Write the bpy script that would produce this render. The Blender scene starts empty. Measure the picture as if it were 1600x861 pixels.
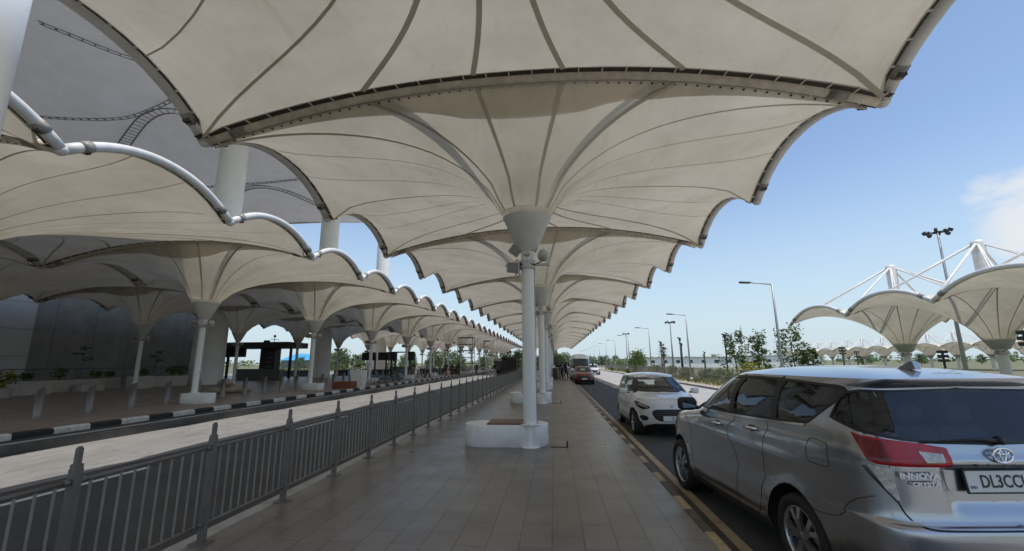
import bpy, bmesh, math, random
import numpy as np
from mathutils import Vector, Matrix

scene = bpy.context.scene
COL = scene.collection
RND = random.Random(7)
R = math.radians

# ------------------------------------------------------------------ helpers
ORD = ['', 'first', 'second', 'third', 'fourth', 'fifth', 'sixth', 'seventh', 'eighth', 'ninth', 'tenth', 'eleventh', 'twelfth',
       'thirteenth', 'fourteenth', 'fifteenth', 'sixteenth', 'seventeenth', 'eighteenth', 'nineteenth']
TENS = {2: ('twenty', 'twentieth'), 3: ('thirty', 'thirtieth'), 4: ('forty', 'fortieth'), 5: ('fifty', 'fiftieth'), 6: ('sixty', 'sixtieth')}


def ordw(n):
    if n < 20:
        return ORD[n]
    t, o = divmod(n, 10)
    return TENS[t][1] if o == 0 else TENS[t][0] + '-' + ORD[o]


def tag(o, label=None, cat=None, group=None, kind=None):
    if label: o['label'] = label
    if cat: o['category'] = cat
    if group: o['group'] = group
    if kind: o['kind'] = kind
    return o


def empty(name, loc=(0, 0, 0), rz=0.0):
    o = bpy.data.objects.new(name, None)
    o.empty_display_size = .2
    COL.objects.link(o)
    o.location = loc
    o.rotation_euler = (0, 0, rz)
    return o


def copy_tree(o, parent=None):
    c = o.copy()
    COL.objects.link(c)
    if parent is not None:
        c.parent = parent
    for ch in list(o.children):
        copy_tree(ch, c)
    return c


class MB:
    """collects shapes; build() links them as ONE mesh object"""

    def __init__(s):
        s.v = []; s.f = []; s.m = []; s.sm = []

    def add(s, vs, fs, mi=0, smooth=False):
        b = len(s.v)
        s.v += [tuple(map(float, p)) for p in vs]
        for f in fs:
            s.f.append(tuple(i + b for i in f)); s.m.append(mi); s.sm.append(smooth)

    def box(s, c, d, mi=0, rz=0.0, rx=0.0, ry=0.0, taper=1.0, bev=0.0):
        hx, hy, hz = d[0] / 2, d[1] / 2, d[2] / 2
        M = Matrix.Translation(c) @ Matrix.Rotation(rz, 4, 'Z') @ Matrix.Rotation(ry, 4, 'Y') @ Matrix.Rotation(rx, 4, 'X')
        if bev > 0:
            b = min(bev, hx * .9, hy * .9, hz * .9)
            ring = []
            lv = [(-hz, b), (-hz + b, 0), (hz - b, 0), (hz, b)]
            vs = []
            for z, k in lv:
                x, y, c2 = hx - k, hy - k, b * .7
                for px, py in ((-x + c2, -y), (x - c2, -y), (x, -y + c2), (x, y - c2), (x - c2, y), (-x + c2, y), (-x, y - c2), (-x, -y + c2)):
                    vs.append(M @ Vector((px, py, z)))
            fs = [tuple(range(7, -1, -1)), tuple(range(24, 32))]
            for l in range(3):
                for i in range(8):
                    j = (i + 1) % 8
                    fs.append((l * 8 + i, l * 8 + j, l * 8 + 8 + j, l * 8 + 8 + i))
            s.add(vs, fs, mi)
            return
        vs = []
        for z, k in ((-hz, 1), (hz, taper)):
            for x, y in ((-hx, -hy), (hx, -hy), (hx, hy), (-hx, hy)):
                vs.append(M @ Vector((x * k, y * k, z)))
        s.add(vs, [(3, 2, 1, 0), (4, 5, 6, 7), (0, 1, 5, 4), (1, 2, 6, 5), (2, 3, 7, 6), (3, 0, 4, 7)], mi)

    def tube(s, pts, r, mi=0, n=8, caps=True, r_end=None, up=None):
        pts = [Vector(p) for p in pts]
        N = len(pts)
        vs = []; fs = []
        for i, p in enumerate(pts):
            t = (pts[min(i + 1, N - 1)] - pts[max(i - 1, 0)])
            if t.length < 1e-9: t = Vector((0, 0, 1))
            t.normalize()
            a = Vector(up) if up else (Vector((0, 0, 1)) if abs(t.z) < .95 else Vector((0, 1, 0)))
            x = t.cross(a).normalized(); y = x.cross(t).normalized()
            if isinstance(r, (list, tuple)): rr = r[i]
            elif r_end is not None: rr = r + (r_end - r) * i / max(1, N - 1)
            else: rr = r
            for k in range(n):
                an = 2 * math.pi * (k + .5) / n
                vs.append(p + x * rr * math.cos(an) + y * rr * math.sin(an))
        for i in range(N - 1):
            for k in range(n):
                k2 = (k + 1) % n
                fs.append((i * n + k, i * n + k2, (i + 1) * n + k2, (i + 1) * n + k))
        s.add(vs, fs, mi, smooth=n > 4)
        if caps:
            b = len(s.v) - len(vs)
            s.f.append(tuple(b + k for k in range(n - 1, -1, -1))); s.m.append(mi); s.sm.append(False)
            s.f.append(tuple(b + (N - 1) * n + k for k in range(n))); s.m.append(mi); s.sm.append(False)

    def lathe(s, prof, c=(0, 0, 0), mi=0, n=24, M=None, caps=False, smooth=True):
        """prof: (r, z) list, axis z; M optional matrix"""
        M = M or Matrix.Translation(c)
        vs = []; fs = []
        for r, z in prof:
            for k in range(n):
                a = 2 * math.pi * k / n
                vs.append(M @ Vector((r * math.cos(a), r * math.sin(a), z)))
        for i in range(len(prof) - 1):
            for k in range(n):
                k2 = (k + 1) % n
                fs.append((i * n + k, i * n + k2, (i + 1) * n + k2, (i + 1) * n + k))
        s.add(vs, fs, mi, smooth)
        if caps:
            b = len(s.v) - len(vs)
            L = len(prof)
            s.f.append(tuple(b + k for k in range(n - 1, -1, -1))); s.m.append(mi); s.sm.append(False)
            s.f.append(tuple(b + (L - 1) * n + k for k in range(n))); s.m.append(mi); s.sm.append(False)

    def prism(s, poly, z0, z1, mi=0, M=None, smooth=False):
        M = M or Matrix.Identity(4)
        n = len(poly)
        vs = [M @ Vector((x, y, z0)) for x, y in poly] + [M @ Vector((x, y, z1)) for x, y in poly]
        fs = [tuple(range(n - 1, -1, -1)), tuple(range(n, 2 * n))]
        s.add(vs, fs, mi)
        b = len(s.v) - 2 * n
        for i in range(n):
            j = (i + 1) % n
            s.f.append((b + i, b + j, b + n + j, b + n + i)); s.m.append(mi); s.sm.append(smooth)

    def superbox(s, c, d, mi=0, e=.45, n=16):
        def pw(v, k): return math.copysign(abs(v) ** k, v)
        vs = []; fs = []
        for i in range(n + 1):
            a = -math.pi / 2 + math.pi * i / n
            for j in range(2 * n):
                b = math.pi * j / n
                vs.append((c[0] + d[0] / 2 * pw(math.cos(a), e) * pw(math.cos(b), e), c[1] + d[1] / 2 * pw(math.cos(a), e) * pw(math.sin(b), e), c[2] + d[2] / 2 * pw(math.sin(a), e)))
        for i in range(n):
            for j in range(2 * n):
                k = (j + 1) % (2 * n)
                fs.append((i * 2 * n + j, i * 2 * n + k, (i + 1) * 2 * n + k, (i + 1) * 2 * n + j))
        s.add(vs, fs, mi, True)

    def sphere(s, c, r, mi=0, n=10, sc=(1, 1, 1)):
        prof = [(max(1e-3, math.sin(math.pi * i / n)), -math.cos(math.pi * i / n)) for i in range(n + 1)]
        M = Matrix.Translation(c) @ Matrix.Diagonal((r * sc[0], r * sc[1], r * sc[2], 1))
        s.lathe(prof, mi=mi, n=n * 2 if n < 8 else 16, M=M)

    def mesh(s, name, mats):
        me = bpy.data.meshes.new(name)
        me.from_pydata(s.v, [], s.f)
        for m in (mats if isinstance(mats, (list, tuple)) else [mats]):
            me.materials.append(m)
        me.polygons.foreach_set('material_index', s.m)
        me.polygons.foreach_set('use_smooth', s.sm)
        me.update()
        return me

    def build(s, name, mats, parent=None, loc=None, rz=0.0):
        o = bpy.data.objects.new(name, s.mesh(name, mats))
        COL.objects.link(o)
        if parent is not None: o.parent = parent
        if loc is not None: o.location = loc
        if rz: o.rotation_euler = (0, 0, rz)
        return o


# ------------------------------------------------------------------ materials
def nodes_of(m):
    m.use_nodes = True
    nt = m.node_tree
    return nt, nt.nodes, nt.links


def mat(name, col, rough=.6, metal=0.0, var=.15, vscale=3.0, col2=None, bump=0.0, bscale=40.0, coat=0.0, spec=.5, rvar=0.0, stretch=None):
    m = bpy.data.materials.new(name)
    nt, N, L = nodes_of(m)
    b = N['Principled BSDF']
    b.inputs['Roughness'].default_value = rough
    b.inputs['Metallic'].default_value = metal
    b.inputs['Specular IOR Level'].default_value = spec
    if coat:
        b.inputs['Coat Weight'].default_value = coat
        b.inputs['Coat Roughness'].default_value = .04
    tc = N.new('ShaderNodeTexCoord')
    vec = tc.outputs['Object']
    if stretch:
        mp = N.new('ShaderNodeMapping')
        mp.inputs['Scale'].default_value = stretch
        L.new(vec, mp.inputs['Vector']); vec = mp.outputs['Vector']
    if var > 0 or col2:
        nz = N.new('ShaderNodeTexNoise')
        nz.inputs['Scale'].default_value = vscale
        nz.inputs['Detail'].default_value = 6
        nz.inputs['Roughness'].default_value = .6
        L.new(vec, nz.inputs['Vector'])
        rp = N.new('ShaderNodeValToRGB')
        rp.color_ramp.elements[0].position = .3
        rp.color_ramp.elements[1].position = .7
        c2 = col2 or tuple(c * (1 - var) for c in col)
        c1 = col if col2 else tuple(min(1, c * (1 + var * .6)) for c in col)
        rp.color_ramp.elements[0].color = (*c2, 1)
        rp.color_ramp.elements[1].color = (*c1, 1)
        L.new(nz.outputs['Fac'], rp.inputs['Fac'])
        L.new(rp.outputs['Color'], b.inputs['Base Color'])
        if rvar:
            mr = N.new('ShaderNodeMapRange')
            mr.inputs['To Min'].default_value = max(.02, rough - rvar)
            mr.inputs['To Max'].default_value = min(1, rough + rvar)
            L.new(nz.outputs['Fac'], mr.inputs['Value'])
            L.new(mr.outputs['Result'], b.inputs['Roughness'])
    else:
        b.inputs['Base Color'].default_value = (*col, 1)
    if bump:
        n2 = N.new('ShaderNodeTexNoise')
        n2.inputs['Scale'].default_value = bscale
        n2.inputs['Detail'].default_value = 4
        L.new(vec, n2.inputs['Vector'])
        bp = N.new('ShaderNodeBump')
        bp.inputs['Strength'].default_value = bump
        bp.inputs['Distance'].default_value = .02
        L.new(n2.outputs['Fac'], bp.inputs['Height'])
        L.new(bp.outputs['Normal'], b.inputs['Normal'])
    return m


def fabric(name, col, trans, stain=.16):
    m = bpy.data.materials.new(name)
    nt, N, L = nodes_of(m)
    N.remove(N['Principled BSDF'])
    out = N['Material Output']
    tc0 = N.new('ShaderNodeTexCoord'); oi = N.new('ShaderNodeObjectInfo')
    sc_ = N.new('ShaderNodeVectorMath'); sc_.operation = 'SCALE'; sc_.inputs[0].default_value = (37, 53, 11); L.new(oi.outputs['Random'], sc_.inputs['Scale'])
    av = N.new('ShaderNodeVectorMath'); av.operation = 'ADD'; L.new(tc0.outputs['Object'], av.inputs[0]); L.new(sc_.outputs[0], av.inputs[1])
    class tc: outputs = {'Object': av.outputs[0]}
    nz = N.new('ShaderNodeTexNoise'); nz.inputs['Scale'].default_value = .55; nz.inputs['Detail'].default_value = 8; nz.inputs['Roughness'].default_value = .65
    L.new(tc.outputs['Object'], nz.inputs['Vector'])
    rp = N.new('ShaderNodeValToRGB')
    rp.color_ramp.elements[0].position = .28; rp.color_ramp.elements[1].position = .62
    rp.color_ramp.elements[0].color = (*[c * (1 - stain) * k for c, k in zip(col, (1, .985, .95))], 1)
    rp.color_ramp.elements[1].color = (*col, 1)
    L.new(nz.outputs['Fac'], rp.inputs['Fac'])
    # rare dark specks of dirt
    n3 = N.new('ShaderNodeTexNoise'); n3.inputs['Scale'].default_value = 2.3; n3.inputs['Detail'].default_value = 5
    L.new(tc.outputs['Object'], n3.inputs['Vector'])
    r3 = N.new('ShaderNodeValToRGB'); r3.color_ramp.elements[0].position = .70; r3.color_ramp.elements[1].position = .80
    r3.color_ramp.elements[0].color = (1, 1, 1, 1); r3.color_ramp.elements[1].color = (.74, .70, .62, 1)
    L.new(n3.outputs['Fac'], r3.inputs['Fac'])
    mx = N.new('ShaderNodeMix'); mx.data_type = 'RGBA'; mx.blend_type = 'MULTIPLY'; mx.inputs['Factor'].default_value = 1
    L.new(rp.outputs['Color'], mx.inputs['A']); L.new(r3.outputs['Color'], mx.inputs['B'])
    # faint streaks left by running water
    mp = N.new('ShaderNodeMapping'); mp.inputs['Scale'].default_value = (2.6, .32, 1); L.new(tc.outputs['Object'], mp.inputs['Vector'])
    n4 = N.new('ShaderNodeTexNoise'); n4.inputs['Scale'].default_value = 1.4; n4.inputs['Detail'].default_value = 7; n4.inputs['Roughness'].default_value = .7; L.new(mp.outputs['Vector'], n4.inputs['Vector'])
    r4 = N.new('ShaderNodeValToRGB'); r4.color_ramp.elements[0].position = .56; r4.color_ramp.elements[1].position = .74
    r4.color_ramp.elements[0].color = (1, 1, 1, 1); r4.color_ramp.elements[1].color = (.88, .86, .81, 1); L.new(n4.outputs['Fac'], r4.inputs['Fac'])
    mx4 = N.new('ShaderNodeMix'); mx4.data_type = 'RGBA'; mx4.blend_type = 'MULTIPLY'; mx4.inputs['Factor'].default_value = 1
    L.new(mx.outputs['Result'], mx4.inputs['A']); L.new(r4.outputs['Color'], mx4.inputs['B']); mx = mx4
    d = N.new('ShaderNodeBsdfDiffuse'); t = N.new('ShaderNodeBsdfTranslucent')
    L.new(mx.outputs['Result'], d.inputs['Color']); L.new(mx.outputs['Result'], t.inputs['Color'])
    s = N.new('ShaderNodeMixShader'); s.inputs['Fac'].default_value = trans
    L.new(d.outputs['BSDF'], s.inputs[1]); L.new(t.outputs['BSDF'], s.inputs[2])
    L.new(s.outputs['Shader'], out.inputs['Surface'])
    return m


def glass(name, tint, rough=.02, opac=.55):
    """dark automotive glass: reflective coat over a tinted pass-through"""
    m = bpy.data.materials.new(name)
    nt, N, L = nodes_of(m)
    N.remove(N['Principled BSDF'])
    out = N['Material Output']
    tr = N.new('ShaderNodeBsdfTransparent'); tr.inputs['Color'].default_value = (*tint, 1)
    df = N.new('ShaderNodeBsdfDiffuse'); df.inputs['Color'].default_value = (.012, .013, .014, 1)
    m1 = N.new('ShaderNodeMixShader'); m1.inputs['Fac'].default_value = opac
    L.new(tr.outputs[0], m1.inputs[1]); L.new(df.outputs[0], m1.inputs[2])
    gl = N.new('ShaderNodeBsdfGlossy'); gl.inputs['Roughness'].default_value = rough; gl.inputs['Color'].default_value = (.9, .95, 1, 1)
    fr = N.new('ShaderNodeFresnel'); fr.inputs['IOR'].default_value = 1.55
    m2 = N.new('ShaderNodeMixShader')
    L.new(fr.outputs[0], m2.inputs['Fac']); L.new(m1.outputs[0], m2.inputs[1]); L.new(gl.outputs[0], m2.inputs[2])
    L.new(m2.outputs[0], out.inputs['Surface'])
    return m


def tile_floor(name, c1, c2, mortar, size=.6, rough=.3, axis_scale=1.0):
    m = bpy.data.materials.new(name)
    nt, N, L = nodes_of(m)
    b = N['Principled BSDF']
    tc = N.new('ShaderNodeTexCoord')
    br = N.new('ShaderNodeTexBrick')
    br.offset = .5; br.squash = 1
    br.inputs['Scale'].default_value = 1
    br.inputs['Brick Width'].default_value = size * 1.0
    br.inputs['Row Height'].default_value = size * (.5 if size < 1 else 1)
    br.inputs['Mortar Size'].default_value = .006
    br.inputs['Mortar Smooth'].default_value = .2
    br.inputs['Bias'].default_value = 0
    br.inputs['Color1'].default_value = (*c1, 1); br.inputs['Color2'].default_value = (*c2, 1); br.inputs['Mortar'].default_value = (*mortar, 1)
    mp = N.new('ShaderNodeMapping'); mp.inputs['Rotation'].default_value = (0, 0, R(90))
    mp.inputs['Location'].default_value = (.13, .07, 0)
    L.new(tc.outputs['Object'], mp.inputs['Vector']); L.new(mp.outputs['Vector'], br.inputs['Vector'])
    nz = N.new('ShaderNodeTexNoise'); nz.inputs['Scale'].default_value = .9; nz.inputs['Detail'].default_value = 8; nz.inputs['Roughness'].default_value = .62
    L.new(tc.outputs['Object'], nz.inputs['Vector'])
    rp = N.new('ShaderNodeValToRGB'); rp.color_ramp.elements[0].position = .3; rp.color_ramp.elements[1].position = .68
    rp.color_ramp.elements[0].color = (.74, .72, .70, 1); rp.color_ramp.elements[1].color = (1.08, 1.06, 1.04, 1)
    L.new(nz.outputs['Fac'], rp.inputs['Fac'])
    mx = N.new('ShaderNodeMix'); mx.data_type = 'RGBA'; mx.blend_type = 'MULTIPLY'; mx.inputs['Factor'].default_value = 1
    L.new(br.outputs['Color'], mx.inputs['A']); L.new(rp.outputs['Color'], mx.inputs['B'])
    L.new(mx.outputs['Result'], b.inputs['Base Color'])
    mr = N.new('ShaderNodeMapRange'); mr.inputs['To Min'].default_value = rough - .12; mr.inputs['To Max'].default_value = rough + .16
    n2 = N.new('ShaderNodeTexNoise'); n2.inputs['Scale'].default_value = 1.7; n2.inputs['Detail'].default_value = 7
    L.new(tc.outputs['Object'], n2.inputs['Vector']); L.new(n2.outputs['Fac'], mr.inputs['Value'])
    L.new(mr.outputs['Result'], b.inputs['Roughness'])
    bp = N.new('ShaderNodeBump'); bp.inputs['Strength'].default_value = .25; bp.inputs['Distance'].default_value = .004; bp.invert = True
    L.new(br.outputs['Fac'], bp.inputs['Height']); L.new(bp.outputs['Normal'], b.inputs['Normal'])
    return m


def stripes(name, ca, cb, period, duty=.5, axis=1, rough=.7, phase=0.0, wear=.25):
    """two-colour bands along one object axis (painted kerbs)"""
    m = bpy.data.materials.new(name)
    nt, N, L = nodes_of(m)
    b = N['Principled BSDF']; b.inputs['Roughness'].default_value = rough
    tc = N.new('ShaderNodeTexCoord'); sp = N.new('ShaderNodeSeparateXYZ')
    L.new(tc.outputs['Object'], sp.inputs[0])
    a = N.new('ShaderNodeMath'); a.operation = 'ADD'; a.inputs[1].default_value = phase + 1000 * period
    L.new(sp.outputs[axis], a.inputs[0])
    d = N.new('ShaderNodeMath'); d.operation = 'DIVIDE'; d.inputs[1].default_value = period
    L.new(a.outputs[0], d.inputs[0])
    fr = N.new('ShaderNodeMath'); fr.operation = 'FRACT'; L.new(d.outputs[0], fr.inputs[0])
    lt = N.new('ShaderNodeMath'); lt.operation = 'LESS_THAN'; lt.inputs[1].default_value = duty; L.new(fr.outputs[0], lt.inputs[0])
    mx = N.new('ShaderNodeMix'); mx.data_type = 'RGBA'
    mx.inputs['A'].default_value = (*cb, 1); mx.inputs['B'].default_value = (*ca, 1)
    L.new(lt.outputs[0], mx.inputs['Factor'])
    nz = N.new('ShaderNodeTexNoise'); nz.inputs['Scale'].default_value = 5; nz.inputs['Detail'].default_value = 8; nz.inputs['Roughness'].default_value = .7
    L.new(tc.outputs['Object'], nz.inputs['Vector'])
    rp = N.new('ShaderNodeValToRGB'); rp.color_ramp.elements[0].position = .3; rp.color_ramp.elements[1].position = .6
    rp.color_ramp.elements[0].color = (1 - wear * 1.6, 1 - wear * 1.65, 1 - wear * 1.75, 1); rp.color_ramp.elements[1].color = (1, 1, 1, 1)
    L.new(nz.outputs['Fac'], rp.inputs['Fac'])
    m2 = N.new('ShaderNodeMix'); m2.data_type = 'RGBA'; m2.blend_type = 'MULTIPLY'; m2.inputs['Factor'].default_value = 1
    L.new(mx.outputs['Result'], m2.inputs['A']); L.new(rp.outputs['Color'], m2.inputs['B'])
    L.new(m2.outputs['Result'], b.inputs['Base Color'])
    return m


def glow(name, col, strength):
    m = bpy.data.materials.new(name)
    nt, N, L = nodes_of(m)
    b = N['Principled BSDF']
    b.inputs['Base Color'].default_value = (*col, 1)
    b.inputs['Emission Color'].default_value = (*col, 1)
    b.inputs['Emission Strength'].default_value = strength
    return m


def leafmat(name, c1, c2, trans=.3):
    m = bpy.data.materials.new(name)
    nt, N, L = nodes_of(m)
    N.remove(N['Principled BSDF'])
    out = N['Material Output']
    tc = N.new('ShaderNodeTexCoord')
    nz = N.new('ShaderNodeTexNoise'); nz.inputs['Scale'].default_value = 1.6; nz.inputs['Detail'].default_value = 4
    L.new(tc.outputs['Object'], nz.inputs['Vector'])
    rp = N.new('ShaderNodeValToRGB'); rp.color_ramp.elements[0].position = .35; rp.color_ramp.elements[1].position = .65
    rp.color_ramp.elements[0].color = (*c1, 1); rp.color_ramp.elements[1].color = (*c2, 1)
    L.new(nz.outputs['Fac'], rp.inputs['Fac'])
    d = N.new('ShaderNodeBsdfDiffuse'); t = N.new('ShaderNodeBsdfTranslucent')
    L.new(rp.outputs['Color'], d.inputs['Color']); L.new(rp.outputs['Color'], t.inputs['Color'])
    s = N.new('ShaderNodeMixShader'); s.inputs['Fac'].default_value = trans
    L.new(d.outputs[0], s.inputs[1]); L.new(t.outputs[0], s.inputs[2])
    L.new(s.outputs[0], out.inputs['Surface'])
    return m


def stained_slab():
    m = bpy.data.materials.new('stained_concrete')
    nt, N, L = nodes_of(m)
    b = N['Principled BSDF']; b.inputs['Roughness'].default_value = .85
    tc = N.new('ShaderNodeTexCoord')

    def layer(scale, stretch, p0, p1, c0, c1, det=8):
        mp = N.new('ShaderNodeMapping'); mp.inputs['Scale'].default_value = stretch; L.new(tc.outputs['Object'], mp.inputs['Vector'])
        nz = N.new('ShaderNodeTexNoise'); nz.inputs['Scale'].default_value = scale; nz.inputs['Detail'].default_value = det; nz.inputs['Roughness'].default_value = .68; L.new(mp.outputs['Vector'], nz.inputs['Vector'])
        rp = N.new('ShaderNodeValToRGB'); rp.color_ramp.elements[0].position = p0; rp.color_ramp.elements[1].position = p1
        rp.color_ramp.elements[0].color = (*c0, 1); rp.color_ramp.elements[1].color = (*c1, 1); L.new(nz.outputs['Fac'], rp.inputs['Fac'])
        return rp.outputs['Color']
    acc = layer(.8, (1, .6, 1), .3, .7, (.185, .182, .177), (.25, .246, .238))
    for args in ((2.2, (1.5, .8, 1), .34, .52, (.74, .735, .73), (1, 1, 1)), (.5, (1.8, .5, 1), .60, .74, (1, 1, 1), (1.06, .93, .78)), (4, (3.2, .18, 1), .28, .46, (.80, .80, .80), (1, 1, 1))):
        mx = N.new('ShaderNodeMix'); mx.data_type = 'RGBA'; mx.blend_type = 'MULTIPLY'; mx.inputs['Factor'].default_value = 1
        L.new(acc, mx.inputs['A']); L.new(layer(*args), mx.inputs['B']); acc = mx.outputs['Result']
    L.new(acc, b.inputs['Base Color'])
    return m


M = {}
M['fabric'] = fabric('membrane_fabric', (.775, .72, .61), .215, .21)
M['seam'] = fabric('membrane_seam', (.66, .605, .51), .14, .1)
M['white_steel'] = mat('white_painted_steel', (.72, .71, .68), .42, var=.12, vscale=2.5)
M['beam_steel'] = mat('shade_browned_white_steel', (.74, .66, .54), .5, var=.28, vscale=4)  # white paint; brown of the shaded underside is put into the colour
M['channel'] = mat('dark_edge_channel', (.055, .045, .035), .7, var=.4, vscale=8)
M['sleeve'] = mat('grey_sleeve', (.30, .28, .25), .5, var=.3, vscale=10)
M['column'] = mat('off_white_column', (.82, .81, .77), .5, var=.10, vscale=1.5, stretch=(1, 1, .25))
M['collar'] = mat('grey_white_collar', (.72, .71, .67), .55, var=.1, vscale=3)
M['lamp_body'] = mat('lamp_housing', (.50, .48, .45), .45, var=.15, vscale=9)
M['lamp_glass'] = mat('lamp_glass', (.22, .22, .22), .15, var=.1)
M['cable'] = mat('black_cable', (.02, .02, .02), .6, var=.2)
M['floor'] = tile_floor('beige_paving_tiles', (.185, .163, .14), (.222, .197, .17), (.075, .066, .056), .6, .30)
M['plaza'] = tile_floor('plaza_paving', (.31, .258, .22), (.345, .29, .245), (.17, .15, .13), .6, .42)
M['asphalt'] = mat('asphalt', (.062, .060, .058), .82, var=.35, vscale=1.2, bump=.35, bscale=90, rvar=.08)
M['road'] = mat('light_worn_road', (.34, .332, .32), .85, var=.18, vscale=.5, bump=.25, bscale=60)
M['concrete'] = stained_slab()
M['kerb'] = mat('kerb_stone', (.42, .40, .36), .8, var=.25, vscale=3, bump=.2)
M['kerb_dark'] = mat('dark_stained_kerb', (.06, .058, .055), .75, var=.35, vscale=3)
M['kerb_brown'] = mat('brown_kerb_stone', (.10, .075, .055), .7, var=.3, vscale=3)
M['kerb_bw'] = stripes('black_white_kerb_paint', (.68, .67, .63), (.02, .02, .02), 1.86, .5, 1, .65, phase=.2)
M['kerb_yellow'] = stripes('yellow_dashed_kerb_paint', (.50, .39, .24), (.13, .105, .085), 1.18, .42, 1, .7, phase=.35)
M['line_white'] = mat('white_road_paint', (.68, .67, .64), .7, var=.2, vscale=6)
M['line_yellow'] = mat('faded_yellow_line', (.44, .33, .22), .7, var=.25, vscale=5)
M['soil'] = mat('dry_soil', (.36, .30, .22), .95, var=.3, vscale=.7, bump=.4, bscale=12)
M['grassland'] = mat('rough_grassland', (.20, .18, .105), .95, var=0, vscale=.12, col2=(.085, .11, .045), bump=.4, bscale=3)
M['plinth'] = mat('white_cast_plinth', (.88, .875, .85), .5, var=0, vscale=3.2, col2=(.70, .685, .64))
M['wood'] = mat('dark_red_wood', (.16, .07, .045), .45, var=.35, vscale=6, stretch=(1, 8, 1))
M['rail_bar'] = mat('brown_grey_steel_bars', (.27, .25, .225), .42, metal=.3, var=.2, vscale=5)
M['rail'] = mat('brown_grey_steel_rail', (.165, .15, .135), .42, metal=.3, var=.2, vscale=5)
M['steel'] = mat('brushed_steel', (.23, .22, .21), .45, metal=.7, var=.15, vscale=4, stretch=(6, 6, .6))
M['roof_fab'] = fabric('grey_roof_fabric', (.53, .53, .55), .16, .10)
M['roof_lace'] = mat('dark_lacing', (.25, .25, .255), .8, var=.2)
M['tall_col'] = mat('pale_concrete_column', (.82, .82, .80), .6, var=.08, vscale=.8)
M['wall_dark'] = tile_floor('dark_cladding', (.21, .21, .207), (.222, .222, .218), (.16, .16, .16), 1.5, .7)
M['wall_light'] = mat('pale_cladding', (.42, .425, .425), .5, var=.08, vscale=.5)
M['black'] = mat('black_powder_coat', (.018, .018, .02), .45, var=.2)
M['dark_grey'] = mat('dark_grey_panel', (.055, .055, .058), .5, var=.15)
M['mid_grey'] = mat('mid_grey_panel', (.17, .17, .17), .5, var=.15)
M['pole_grey'] = mat('galvanised_pole', (.34, .36, .37), .45, metal=.4, var=.12, vscale=2)
M['pole_dark'] = mat('dark_green_grey_pole', (.035, .038, .04), .5, var=.2)
M['white_wall'] = mat('white_render', (.85, .85, .83), .8, var=.08, vscale=.3)
M['fence'] = mat('grey_fence_wire', (.23, .22, .20), .6, metal=.2, var=.2)
M['brick'] = mat('red_brick', (.26, .09, .05), .85, var=.35, vscale=12)
M['blue_sheet'] = mat('blue_sheet', (.10, .28, .42), .5, var=.2)
M['blue_roof'] = mat('bright_blue_roof', (.07, .36, .62), .5, var=.1)
M['beige_sack'] = mat('beige_sack', (.38, .31, .22), .85, var=.2, vscale=8)
M['trunk'] = mat('bark', (.14, .10, .07), .9, var=.3, vscale=8, bump=.5)
M['leaf_a'] = leafmat('leaf_mid', (.095, .15, .045), (.17, .22, .07))
M['leaf_b'] = leafmat('leaf_dark', (.06, .10, .035), (.12, .16, .06))
M['leaf_c'] = leafmat('leaf_light', (.11, .15, .03), (.19, .21, .05))
M['leaf_y'] = leafmat('leaf_yellow', (.26, .25, .03), (.38, .34, .05))
M['leaf_far'] = leafmat('leaf_hazy', (.15, .20, .10), (.24, .29, .14))  # distance haze is mixed into both far leaf colours
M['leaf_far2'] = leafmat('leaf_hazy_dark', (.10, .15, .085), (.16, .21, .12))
M['grass'] = leafmat('dry_grass', (.12, .14, .04), (.24, .22, .09))
M['tyre'] = mat('tyre_rubber', (.018, .018, .018), .75, var=.2, vscale=20)
M['rim'] = mat('alloy_rim', (.60, .60, .61), .28, metal=.9, var=.1)
M['rim_dark'] = mat('dark_alloy', (.03, .03, .032), .4, metal=.5, var=.1)
M['trim'] = mat('black_trim', (.012, .012, .013), .5, var=.1)
M['gap'] = mat('panel_gap', (.012, .012, .012), .8, var=0)
M['badge'] = mat('badge_silver', (.80, .80, .81), .35, metal=.25, var=0)
M['chrome'] = mat('chrome', (.85, .85, .86), .12, metal=1, var=0)
M['glass_dark'] = glass('tinted_glass', (.74, .81, .78), .01, .14)
M['glass_rear'] = glass('rear_privacy_glass', (.72, .80, .77), .01, .16)
M['glass_front'] = glass('windscreen_glass', (.90, .95, .92), .01, .04)
M['black_glass'] = mat('black_glass', (.008, .008, .009), .06, var=0, coat=.6)
M['red_lens'] = mat('red_lens', (.42, .008, .016), .22, var=.4, vscale=14, coat=.25)
M['red_dark'] = mat('dark_red_lens', (.17, .005, .010), .22, var=.35, vscale=14, coat=.25)
M['clear_lens'] = mat('clear_lens', (.55, .53, .50), .12, var=.45, vscale=28, coat=.8)
M['orange_lens'] = mat('amber_lens', (.55, .20, .05), .2, var=.3, coat=.6)
M['plate_white'] = mat('plate_white', (.66, .66, .64), .4, var=.08)
M['ink'] = mat('plate_ink', (.02, .02, .022), .5, var=0)
M['interior'] = mat('dark_interior', (.035, .034, .033), .8, var=.2)
M['interior_tan'] = mat('grey_seat_cloth', (.09, .085, .08), .85, var=.15)
M['silver'] = mat('silver_car_paint', (.40, .412, .44), .25, metal=.92, var=.03, vscale=1.2, coat=.9)
M['white_car'] = mat('white_car_paint', (.64, .64, .62), .32, var=.04, coat=.9)
M['red_car'] = mat('dark_red_car_paint', (.17, .008, .014), .30, var=.05, coat=.9)
M['white_van'] = mat('white_van_paint', (.88, .87, .85), .4, var=.08, coat=.5)
M['skin'] = mat('skin', (.22, .12, .075), .6, var=.1)
M['hair'] = mat('black_hair', (.012, .010, .009), .6, var=.1)
M['cloth_black'] = mat('black_cloth', (.016, .016, .019), .85, var=.2)
M['cloth_navy'] = mat('navy_cloth', (.025, .03, .055), .85, var=.2)
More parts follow.
